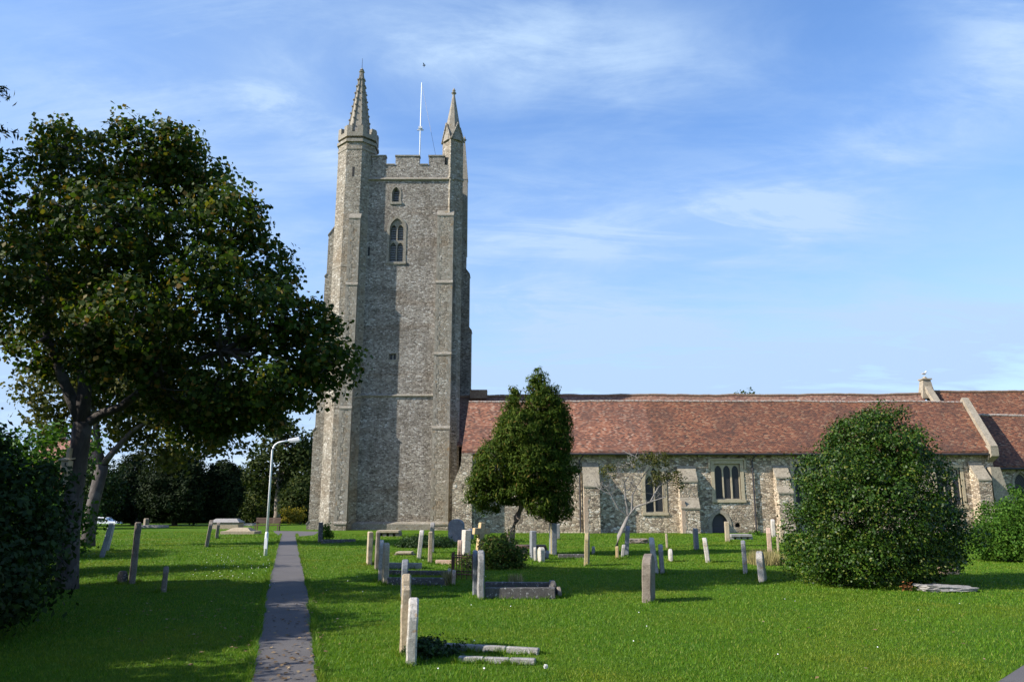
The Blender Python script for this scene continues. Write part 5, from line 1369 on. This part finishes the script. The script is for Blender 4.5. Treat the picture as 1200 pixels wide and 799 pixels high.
def bare_tree():
    x, y = G(722, 641)
    t = thing('bare_tree', (x, y, 0), 'small pale grey leaning tree, mostly bare with olive tufts at its top', 'tree')
    f = P(736, 605, y); tr = MB()
    tr.tube([(x, y, -0.1), P(725, 628, y), f], [0.12, 0.088, 0.072], 10)
    tr.build('trunk', B_GREY, t, smooth=True)
    br = MB()
    def limb(pts, r): br.tube([P(a, b, y + c) for a, b, c in pts], taper(r, r * 0.35, len(pts) - 1), 6)
    limb([(736, 605, 0), (724, 595, -.1), (716, 580, -.2), (703, 573, -.2)], 0.05)
    limb([(736, 605, 0), (733, 585, 0), (732, 565, .1), (742, 548, .1), (745, 535, 0)], 0.055)
    limb([(736, 605, 0), (745, 594, 0), (762, 588, -.2), (780, 582, -.3)], 0.06)
    limb([(740, 600, 0), (741, 580, .1), (752, 560, .2), (765, 543, .1)], 0.05)
    limb([(762, 588, -.2), (772, 570, -.1), (785, 562, 0), (796, 563, 0)], 0.04)
    ends = []
    for a, b in ((716, 580), (703, 573), (732, 565), (742, 548), (745, 535), (762, 588), (780, 582), (752, 560), (765, 543), (772, 570), (722, 560), (735, 575), (750, 575)):
        for k in range(4):
            d = Vector((random.gauss(0, 1), random.gauss(0, 1), abs(random.gauss(0.3, 0.6)))).normalized()
            grow(br, P(a, b, y + random.uniform(-.15, .15)), d, 0.34, 0.016, 2, 0.6, 0.15, ends, 4)
    br.build('branches', B_GREY, t)
    es = [E(772, 539, y, 17, 9, .5), E(757, 534, y, 10, 6, .4), E(783, 560, y, 20, 9, .5), E(768, 562, y, 8, 8, .4), E(713, 552, y + .2, 11, 8, .4), E(796, 568, y, 6, 8, .3), E(738, 545, y, 14, 7, .4, .4)]
    crown(t, es, 2600, 0.10, L_OLIVE, 'crown', 0.10, 14, 0.5)
bare_tree()

def bush(name, label, cat, loc, es, n, size, mat, clump=0.2, stems=None, per=24, aspect=0.6, shell=0.6, group=None, lob=0):
    es = es + (lobes(es, lob, 0.26) if lob else [])
    t = thing(name, loc, label, cat, group)
    s = MB()
    for e in es[:10]:
        s.tube(wiggle((loc[0] + random.uniform(-.12, .12), loc[1] + random.uniform(-.12, .12), loc[2] - 0.05), (e[0], e[1], e[2]), 4, 0.06), taper(stems or 0.04, 0.01, 4), 5)
    s.build('stem', B_DARK, t)
    crown(t, es, n, size, mat, 'foliage', clump, per, aspect, shell, zmin=loc[2] + 0.01)
    return t
y = 19.0; c = P(1025, 640, y)
bush('holly_bush', 'big round glossy green holly bush on the lawn in front of the church', 'bush', (c.x, y, 0),
     [E(1024, 518, y, 48, 34, 1.2), E(988, 555, y - .3, 44, 38, 1.4), E(1062, 560, y, 42, 40, 1.4), E(1025, 600, y - .8, 75, 50, 1.5), E(968, 625, y, 44, 42, 1.3), E(1085, 620, y + .2, 40, 40, 1.3), E(1010, 655, y - .9, 70, 28, 1.2), E(955, 655, y - .3, 30, 24, 1.1),
      E(1066, 655, y - .5, 46, 28, 1.2), E(1032, 490, y, 24, 14, .8), E(1000, 508, y, 24, 18, .8), E(1108, 600, y + .3, 14, 18, .6), E(1110, 648, y, 18, 12, .6), E(1124, 628, y + .2, 7, 6, .3), E(1052, 530, y - .8, 30, 26, .8)],
     90000, 0.066, L_HOLLY, 0.125, per=38, lob=70)
y = 26.5; c = P(1178, 650, y)
bush('round_shrub', 'bright green rounded shrub at the right edge of the lawn', 'bush', (c.x, y, 0),
     [E(1180, 612, y, 26, 26, 1.2), E(1163, 632, y, 20, 22, 1.1), E(1210, 608, y, 30, 32, 1.4), E(1190, 638, y - .4, 34, 18, 1.2), E(1236, 630, y, 24, 30, 1.3), E(1150, 643, y, 10, 10, .7)], 24000, 0.085, L_SHRUB, 0.15, per=32, lob=24)
y = 23.4; c = P(590, 668, y)
bush('leafy_bush', 'leafy green bush growing over a railed grave right of the golden cross', 'bush', (c.x, y, 0),
     [E(590, 650, y, 26, 18, .6), E(572, 672, y - .35, 16, 8, .35), E(600, 674, y - .3, 12, 7, .3), E(575, 645, y, 16, 18, .5), E(603, 660, y, 14, 14, .5), E(583, 663, y - .2, 24, 12, .5), E(540, 664, y, 12, 8, .35, 0.5), E(560, 660, y, 12, 10, .4, .6), E(589, 632, y, 8, 7, .3)], 6200, 0.085, L_GRAVE, 0.10, 0.015, lob=14)
x, y = G(503, 768)
bush('ivy_clump', 'dark ivy clump growing at the head of the nearest kerbed grave', 'ivy', (x, y, 0),
     [E(500, 757, y, 18, 8, .28), E(520, 764, y + .1, 26, 6, .25), E(545, 757, y + .9, 14, 4, .15), E(493, 765, y - .1, 14, 9, .2)], 3600, 0.045, L_IVY, 0.05, 0.006)
x, y = G(385, 634)
bush('small_shrub', 'small spiky green shrub beside the dark upright headstone by the tower foot', 'shrub', (x, y, 0),
     [E(381, 622, y, 5, 9, .3), E(386, 626, y, 6, 5, .3)], 900, 0.14, L_SHRUB, 0.12, 0.012, aspect=0.3)
x, y = G(505, 641)
bush('grassy_mound', 'low dark green overgrown mound below the tower behind the thin headstones', 'mound', (x, y, 0),
     [E(500, 637, y, 32, 8, 1.2), E(525, 640, y, 10, 5, .7), E(475, 640, y, 12, 4, .8), E(490, 634, y + .5, 20, 7, 1.0)], 9000, 0.12, L_IVY, 0.12, 0.01, aspect=0.25)
x, y = G(886, 627)
bush('small_shrub', 'low yellow green plant at the church wall under the black downpipe', 'shrub', (x, y, 0), [E(889, 625, y, 7, 4, .4)], 500, 0.12, L_SHRUB, 0.12, 0.01)
# dry grass round the stones left of the holly
def dry_grass(px0, px1, py, n, h, label, dep=1.2):
    V = []
    for i in range(n):
        x, y = G(random.uniform(px0, px1), py); y += random.random() * dep
        a = random.random() * 6.28; hh = h * random.uniform(0.5, 1.1); w = 0.012; l = random.uniform(0.1, 0.5)
        V.append([(x - w * math.cos(a), y - w * math.sin(a), 0), (x + w * math.cos(a), y + w * math.sin(a), 0), (x + hh * l * math.sin(a * 3.1), y + hh * l * math.cos(a * 1.7), hh)])
    tag(bulk_mesh('dry_grass', np.array(V), 3, L_STRAW), label, 'grass', kind='stuff')
dry_grass(888, 922, 663, 900, 0.48, 'tuft of long straw coloured grass left of the round bush')
dry_grass(519, 529, 686, 260, 0.34, 'tuft of long dry grass at the end of the dark kerb', 0.5)
dry_grass(597, 612, 684, 260, 0.22, 'brown dry grass under the leafy bush on the railed grave', 0.6)
x, y = G(1063, 692)
bush('dead_branch', 'small rust brown dead leafy sprig at the foot of the round bush', 'dead leaves', (x, y, 0), [E(1062.5, 689, y, 2.2, 3.2, .08)], 90, 0.07, L_RUST, 0.05, 0.006)

# hedge and the shrubs at the far left
def at(x, y, z, rx, ry, rz, w=1.0): return (x, y, z, rx, ry, rz, w)
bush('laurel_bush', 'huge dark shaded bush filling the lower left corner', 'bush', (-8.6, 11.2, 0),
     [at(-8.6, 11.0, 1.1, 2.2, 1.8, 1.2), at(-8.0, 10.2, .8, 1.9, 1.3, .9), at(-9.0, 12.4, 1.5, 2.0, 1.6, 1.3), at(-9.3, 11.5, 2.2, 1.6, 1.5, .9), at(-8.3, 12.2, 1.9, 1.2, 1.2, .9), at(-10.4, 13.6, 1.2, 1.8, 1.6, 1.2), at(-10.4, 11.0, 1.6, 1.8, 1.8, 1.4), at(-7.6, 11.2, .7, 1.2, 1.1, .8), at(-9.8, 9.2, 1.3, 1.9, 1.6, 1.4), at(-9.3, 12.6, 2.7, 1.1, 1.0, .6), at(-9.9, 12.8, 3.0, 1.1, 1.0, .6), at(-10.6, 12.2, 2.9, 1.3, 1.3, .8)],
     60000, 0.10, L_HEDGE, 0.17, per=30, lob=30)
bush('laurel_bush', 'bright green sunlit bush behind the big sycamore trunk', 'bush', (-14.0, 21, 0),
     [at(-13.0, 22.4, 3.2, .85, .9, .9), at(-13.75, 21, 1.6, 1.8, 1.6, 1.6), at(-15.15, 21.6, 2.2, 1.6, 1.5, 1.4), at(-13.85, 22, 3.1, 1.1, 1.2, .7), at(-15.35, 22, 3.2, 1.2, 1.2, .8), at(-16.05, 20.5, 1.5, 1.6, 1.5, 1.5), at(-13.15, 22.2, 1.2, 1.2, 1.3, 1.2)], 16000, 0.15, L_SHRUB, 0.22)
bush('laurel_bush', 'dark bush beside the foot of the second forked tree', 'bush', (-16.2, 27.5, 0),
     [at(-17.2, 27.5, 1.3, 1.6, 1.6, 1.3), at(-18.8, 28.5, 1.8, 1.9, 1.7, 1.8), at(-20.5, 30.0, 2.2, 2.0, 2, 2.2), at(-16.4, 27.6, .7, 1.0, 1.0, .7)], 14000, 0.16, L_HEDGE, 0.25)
# tall conifer just outside the left edge of the picture
def edge_conifer():
    x, y = -13.9, 14.4
    t = thing('pine_tree', (x, y, 0), 'dark conifer whose drooping branch tips enter at the upper left edge', 'tree')
    tr = MB(); tr.tube([(x, y, -0.1), (x, y, 1), (x + .1, y, 6), (x, y, 13.6)], [0.35, 0.28, 0.2, 0.03], 10)
    es = []
    for k in range(44):
        z = 1.8 + 11.4 * (k / 44); a = k * 2.4; rr = 3.2 * (1 - (z - 1.8) / 13) * random.uniform(.75, 1.05) + .3
        q = Vector((x + rr * math.cos(a), y + rr * math.sin(a), z - 0.25 * rr))
        tr.tube([(x, y, z), ((x + q.x) / 2, (y + q.y) / 2, z + .05), q], [0.05, 0.035, 0.01], 5)
        for f in (0.45, 0.75, 1.0): es.append((x + (q.x - x) * f, y + (q.y - y) * f, z - 0.25 * rr * f, .62, .62, .34))
    for (px, py, d) in ((-6, 108, 14.0), (-3, 150, 14.0), (-14, 90, 14.0), (-25, 125, 14.0)):
        q = P(px, py, d); tr.tube(wiggle((x, y, q.z + .4), q, 4, 0.03), taper(.04, .01, 4), 5); es.append((q.x, q.y, q.z, .14, .3, .13, 1.6))
    tr.build('trunk', B_DARK, t, smooth=True)
    p, nr = ell_points(es, 42000, 0.13, 20, 0.4)
    bulk_mesh('crown', leaves(p, nr, np.full(len(p), 0.17), 0.25, up=-0.1, jitter=0.8), 4, L_DARK, t)
edge_conifer()
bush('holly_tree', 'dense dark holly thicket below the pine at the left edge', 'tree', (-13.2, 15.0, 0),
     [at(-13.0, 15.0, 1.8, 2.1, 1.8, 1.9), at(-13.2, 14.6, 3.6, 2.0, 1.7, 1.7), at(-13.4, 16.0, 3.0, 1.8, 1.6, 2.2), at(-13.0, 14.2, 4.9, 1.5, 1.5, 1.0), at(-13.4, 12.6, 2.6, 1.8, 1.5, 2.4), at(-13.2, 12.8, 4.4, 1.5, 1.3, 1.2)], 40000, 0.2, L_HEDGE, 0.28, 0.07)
bush('sky_screen_tree', 'tall unseen tree added behind the viewer at left to screen off sky light', 'tree', (-9.6, -0.6, 0),  # added out of view: its crown blocks sky light over the left lawn
     [at(-9.6, -0.6, 6.0, 3.2, 3.0, 2.6), at(-10.4, -2.6, 7.2, 2.8, 2.6, 2.4), at(-8.4, -2.0, 7.6, 2.6, 2.4, 2.2), at(-11.6, 0.8, 6.6, 2.4, 2.2, 2.4), at(-9.4, -1.2, 9.0, 2.4, 2.4, 1.6)], 16000, 0.34, L_HEDGE, 0.45, 0.16)
bush('hawthorn_tree', 'rounded hawthorn outside the left edge between the pine and the huge dark bush', 'tree', (-12.6, 9.4, 0),
     [at(-12.4, 9.6, 2.4, 2.2, 2.0, 2.2), at(-12.6, 8.4, 3.6, 2.0, 1.6, 2.0), at(-12.4, 10.8, 4.0, 2.0, 1.6, 1.8), at(-12.9, 9.6, 5.4, 1.6, 1.6, 1.0)], 36000, 0.22, L_HEDGE, 0.3, 0.09)
bush('hawthorn_tree', 'dense hawthorn outside the left edge whose shade falls on the path', 'tree', (-11.2, 4.6, 0),
     [at(-11.2, 4.6, 2.4, 2.4, 2.2, 2.2), at(-11.4, 6.2, 3.2, 2.2, 1.8, 2.0), at(-10.6, 3.0, 2.2, 2.2, 2.0, 2.0), at(-11.6, 4.8, 4.4, 1.7, 1.7, 1.2), at(-12.6, 1.6, 2.6, 2.4, 2.2, 2.4), at(-10.2, 7.0, 1.6, 1.3, 1.4, 1.5)], 40000, 0.22, L_HEDGE, 0.3, 0.09)

# ------------------------------------------------------------------ background left of the tower
def bg_tree(name, label, px, by, Y, es, n, size, mat, trunk_r=0.3, bark=None, clump=0.5, aspect=0.6, fork=None, cat='tree', group=None):
    x = xat(px, by, Y); z0 = gz(x, Y)
    t = thing(name, (x, Y, z0), label, cat, group)
    tr = MB(); top = max(es, key=lambda e: e[2] + e[5]); fk = P(*fork, Y) if fork else Vector((x, Y, (top[2]) * 0.6))
    tr.tube(wiggle((x, Y, z0 - 0.2), fk, 4, 0.02), taper(trunk_r, trunk_r * .7, 4), 8)
    for e in es: tr.tube(wiggle(fk, e[:3], 4, 0.06), taper(trunk_r * .45, .03, 4), 5)
    tr.build('trunk', bark or B_DARK, t, smooth=True)
    crown(t, es, n, size, mat, 'crown', clump, 22, aspect, zmin=z0 + .05)
    return t
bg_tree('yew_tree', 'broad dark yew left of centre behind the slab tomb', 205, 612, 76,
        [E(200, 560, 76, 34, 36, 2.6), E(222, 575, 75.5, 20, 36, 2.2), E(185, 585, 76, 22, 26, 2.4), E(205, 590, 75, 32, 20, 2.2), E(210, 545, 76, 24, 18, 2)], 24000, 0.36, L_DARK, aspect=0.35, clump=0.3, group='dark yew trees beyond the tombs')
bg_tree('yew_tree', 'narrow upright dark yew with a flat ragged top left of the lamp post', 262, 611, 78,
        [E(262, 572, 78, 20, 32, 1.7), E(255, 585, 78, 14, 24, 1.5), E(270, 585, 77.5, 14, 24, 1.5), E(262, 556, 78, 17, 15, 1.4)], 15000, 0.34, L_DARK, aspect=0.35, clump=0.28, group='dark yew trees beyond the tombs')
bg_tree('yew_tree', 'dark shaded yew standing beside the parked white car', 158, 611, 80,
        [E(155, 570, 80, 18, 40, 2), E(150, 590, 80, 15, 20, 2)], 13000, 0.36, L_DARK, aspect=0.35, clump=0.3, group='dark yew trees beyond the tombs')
bg_tree('oak_tree', 'olive green tree with a visible trunk close to the left side of the tower', 323, 610, 88,
        [E(335, 520, 88, 26, 22, 3), E(310, 535, 87, 18, 18, 2.4), E(300, 558, 88, 20, 14, 2.4), E(350, 540, 88, 22, 22, 2.6), E(345, 570, 89, 22, 16, 2.4), E(318, 575, 90, 22, 14, 2), E(368, 530, 90, 25, 25, 3), E(330, 505, 88, 16, 12, 2)], 9000, 0.42, L_FAR, 0.4, B_BROWN, fork=(328, 560))
bg_tree('bush', 'grey green rounded bush against the left base of the tower', 352, 612, 84,
        [E(352, 580, 84, 14, 20, 1.6), E(346, 592, 84, 14, 16, 1.6), E(360, 570, 85, 12, 18, 1.5)], 3600, 0.32, L_FAR, 0.12, cat='bush')
bg_tree('bush', 'golden yellow shrub low at the left base of the tower', 340, 613, 82, [E(338, 604, 82, 9, 7, .9), E(349, 603, 82, 8, 8, .9)], 1400, 0.22, L_YEL, 0.06, clump=0.25, cat='bush')
bg_tree('bush', 'mid green bush between the narrow yew and the oak trunk', 295, 612, 92, [E(292, 592, 92, 15, 15, 1.8), E(304, 598, 92, 12, 12, 1.6)], 2400, 0.3, L_FAR, 0.1, cat='bush')
# dark belt of trees beyond: reads as one mass
def belt():
    es = []
    for k in range(34):
        x = -135 + k * 3.7 + random.uniform(-1, 1); y = 108 + random.uniform(-5, 9); h = random.uniform(3.4, 4.6)
        es.append((x, y, gz(x, y) + h * 0.9, 3.4, 3.0, h)); es.append((x + 1.5, y + 1, gz(x, y) + 1.2, 3.0, 2.5, 1.8))
    p, nr = ell_points(es, 90000, 0.6, 24, 0.5)
    o = bulk_mesh('tree_belt', leaves(p, nr, np.full(len(p), 0.75), 0.7), 4, L_DARK)
    tag(o, 'dark belt of trees closing the view behind the yews', 'trees', kind='stuff')
belt()
bg_tree('oak_tree', 'tree whose top just shows above the middle of the long church ridge', 875, 600, 98,
        [E(875, 466, 98, 14, 6, 2), E(868, 478, 98, 28, 12, 3), E(890, 490, 98, 30, 16, 3), E(850, 495, 98, 26, 16, 3)], 4000, 0.36, L_FAR, 0.4)
# house behind the trees
bg_tree('laurel_bush', 'tall dark green bushes screening the foot of the brick house', 108, 611, 66,
        [E(90, 570, 66, 18, 40, 2), E(106, 582, 65, 13, 26, 2), E(98, 597, 64, 20, 14, 2), E(124, 566, 66, 10, 26, 1.6), E(134, 570, 67, 9, 24, 1.6)], 6500, 0.26, L_HEDGE, 0.1, cat='bush')
def house():
    Y = 72; xa, xb = xat(70, 550, Y + 6), xat(120, 550, Y + 6); ze = zat(556, Y); zr = zat(514, Y + 3)
    t = thing('house', ((xa + xb) / 2, Y, 0), 'brick house with a red tiled roof glimpsed between the two left tree trunks', 'house')
    MB().box(xa, xb, Y, Y + 6, -0.3, ze).build('wall', M_BRICK, t)
    r = MB().prism_yz([(Y - 0.4, ze - 0.1), (Y + 6.4, ze - 0.1), (Y + 3, zr)], xa - 0.3, xb + 0.3).build('roof', M_ROOFH, t)
    MB().box(xa + 1, xa + 1.8, Y + 2.6, Y + 3.4, zr - 0.6, zr + 1.1).build('chimney', M_BRICK, r)
    for k in range(2):
        f = MB().box(xa + 1.2 + 2.2 * k, xa + 2.3 + 2.2 * k, Y - 0.03, Y + 0.02, 1.0, 2.2).build('window', M_WHITE, t)
        MB().box(xa + 1.28 + 2.2 * k, xa + 2.22 + 2.2 * k, Y - 0.04, Y - 0.031, 1.08, 2.12).build('pane', M_CARG, f)
house()
# white car on the lane beyond
def car():
    Y = 95.0; xc = xat(122, 604, Y); z0 = gz(xc, Y)
    t = thing('parked_car', (xc, Y, z0), 'white car parked beyond the lawn, seen beside the second tree trunk', 'car')
    prof = [(-2.05, .35), (2.05, .35), (2.08, .75), (1.95, .88), (1.1, .95), (.55, 1.40), (-.9, 1.46), (-1.75, 1.0), (-2.05, .9)]
    MB().prism_xz([(xc + a, z0 + b) for a, b in prof], Y - .82, Y + .82).build('body', M_CAR, t, bevel=0.06)
    MB().prism_xz([(xc + a, z0 + b) for a, b in ((-1.5, 1.0), (.85, 1.0), (.48, 1.33), (-.82, 1.38))], Y - .835, Y + .835).build('side_window', M_CARG, t)
    for a in (-1.3, 1.3):
        for s in (-1, 1):
            w = MB(); w.tube([(xc + a, Y + s * .86, z0 + .31), (xc + a, Y + s * .66, z0 + .31)], [.31, .31], 18); wo = w.build('wheel', M_TYRE, t)
            MB().tube([(xc + a, Y + s * .87, z0 + .31), (xc + a, Y + s * .85, z0 + .31)], [.19, .19], 12).build('rim', M_LAMP, wo)
    MB().box(xc + 2.03, xc + 2.09, Y - .7, Y - .4, z0 + .68, z0 + .82).build('headlight', M_LAMP, t); MB().box(xc + 2.03, xc + 2.09, Y + .4, Y + .7, z0 + .68, z0 + .82).build('headlight', M_LAMP, t)
car()

# ------------------------------------------------------------------ small things on the lawn
def scatter(n, region):
    out = []
    while len(out) < n:
        px, py = region(); out.append(G(px, py))
    return np.array(out)
def fallen_leaves():
    pts = []
    for i in range(170): pts.append(G(random.gauss(335, 26), random.uniform(690, 798)))
    for i in range(150): pts.append(G(random.gauss(240, 60), random.triangular(660, 790, 720)))
    for i in range(70): pts.append(G(random.gauss(362, 10), random.uniform(640, 798)))
    for i in range(18): pts.append(G(random.uniform(880, 1190), random.uniform(720, 798)))
    p = np.array([(x, y, 0.035 + random.random() * 0.02) for x, y in pts])
    k = in_poly(p[:, 0], p[:, 1], PATHPOLY); p[k, 2] = 0.02
    V = leaves(p, np.tile([0, 0, 1.0], (len(p), 1)), np.full(len(p), 0.056), 0.75, up=1.2, jitter=0.35)
    tag(bulk_mesh('fallen_leaves', V, 4, L_DEAD), 'pale brown fallen leaves scattered over path and lawn', 'leaves', kind='stuff')
fallen_leaves()
def daisies():
    pts = []
    for i in range(70): pts.append(G(random.gauss(275, 28), random.gauss(662, 12)))
    for i in range(14): pts.append(G(random.uniform(380, 1180), random.uniform(690, 790)))
    for i in range(16): pts.append(G(random.uniform(380, 700), random.uniform(650, 720)))
    p = np.array([(x, y, 0.055 + random.random() * 0.02) for x, y in pts])
    n = len(p); V = np.zeros((n, 6, 3)); s = 0.006 + 0.005 * RNG.random(n)
    for k in range(6):
        a = k * math.pi / 3
        V[:, k, 0] = p[:, 0] + s * math.cos(a); V[:, k, 1] = p[:, 1] + s * math.sin(a) * 0.7; V[:, k, 2] = p[:, 2] + s * math.sin(a) * 0.7
    tag(bulk_mesh('daisies', V, 6, M_DAISY), 'tiny white daisies dotted over the lawn', 'flowers', kind='stuff')
daisies()
def dandelion():
    x, y = G(641, 798)
    t = thing('dandelion_clock', (x, y, 0), 'single pale dandelion seed head on a thin stalk in the nearest grass', 'flower')
    MB().tube([(x, y, 0), (x - 0.008, y, 0.07), (x - 0.012, y, 0.135)], [0.004, 0.0035, 0.003], 5).build('stalk', L_SHRUB, t)
    m = 150; d = RNG.normal(0, 1, (m, 3)); d /= np.linalg.norm(d, axis=1, keepdims=True)
    c = np.array([x - 0.012, y, 0.145]); sd = np.cross(d, RNG.normal(0, 1, (m, 3))); sd /= np.linalg.norm(sd, axis=1, keepdims=True)
    V = np.stack([c + 0 * d, c + d * 0.022 + sd * 0.004, c + d * 0.024, c + d * 0.022 - sd * 0.004], 1)
    bulk_mesh('seed_head', V, 4, M_DAISY, t)
dandelion()
build_grass()
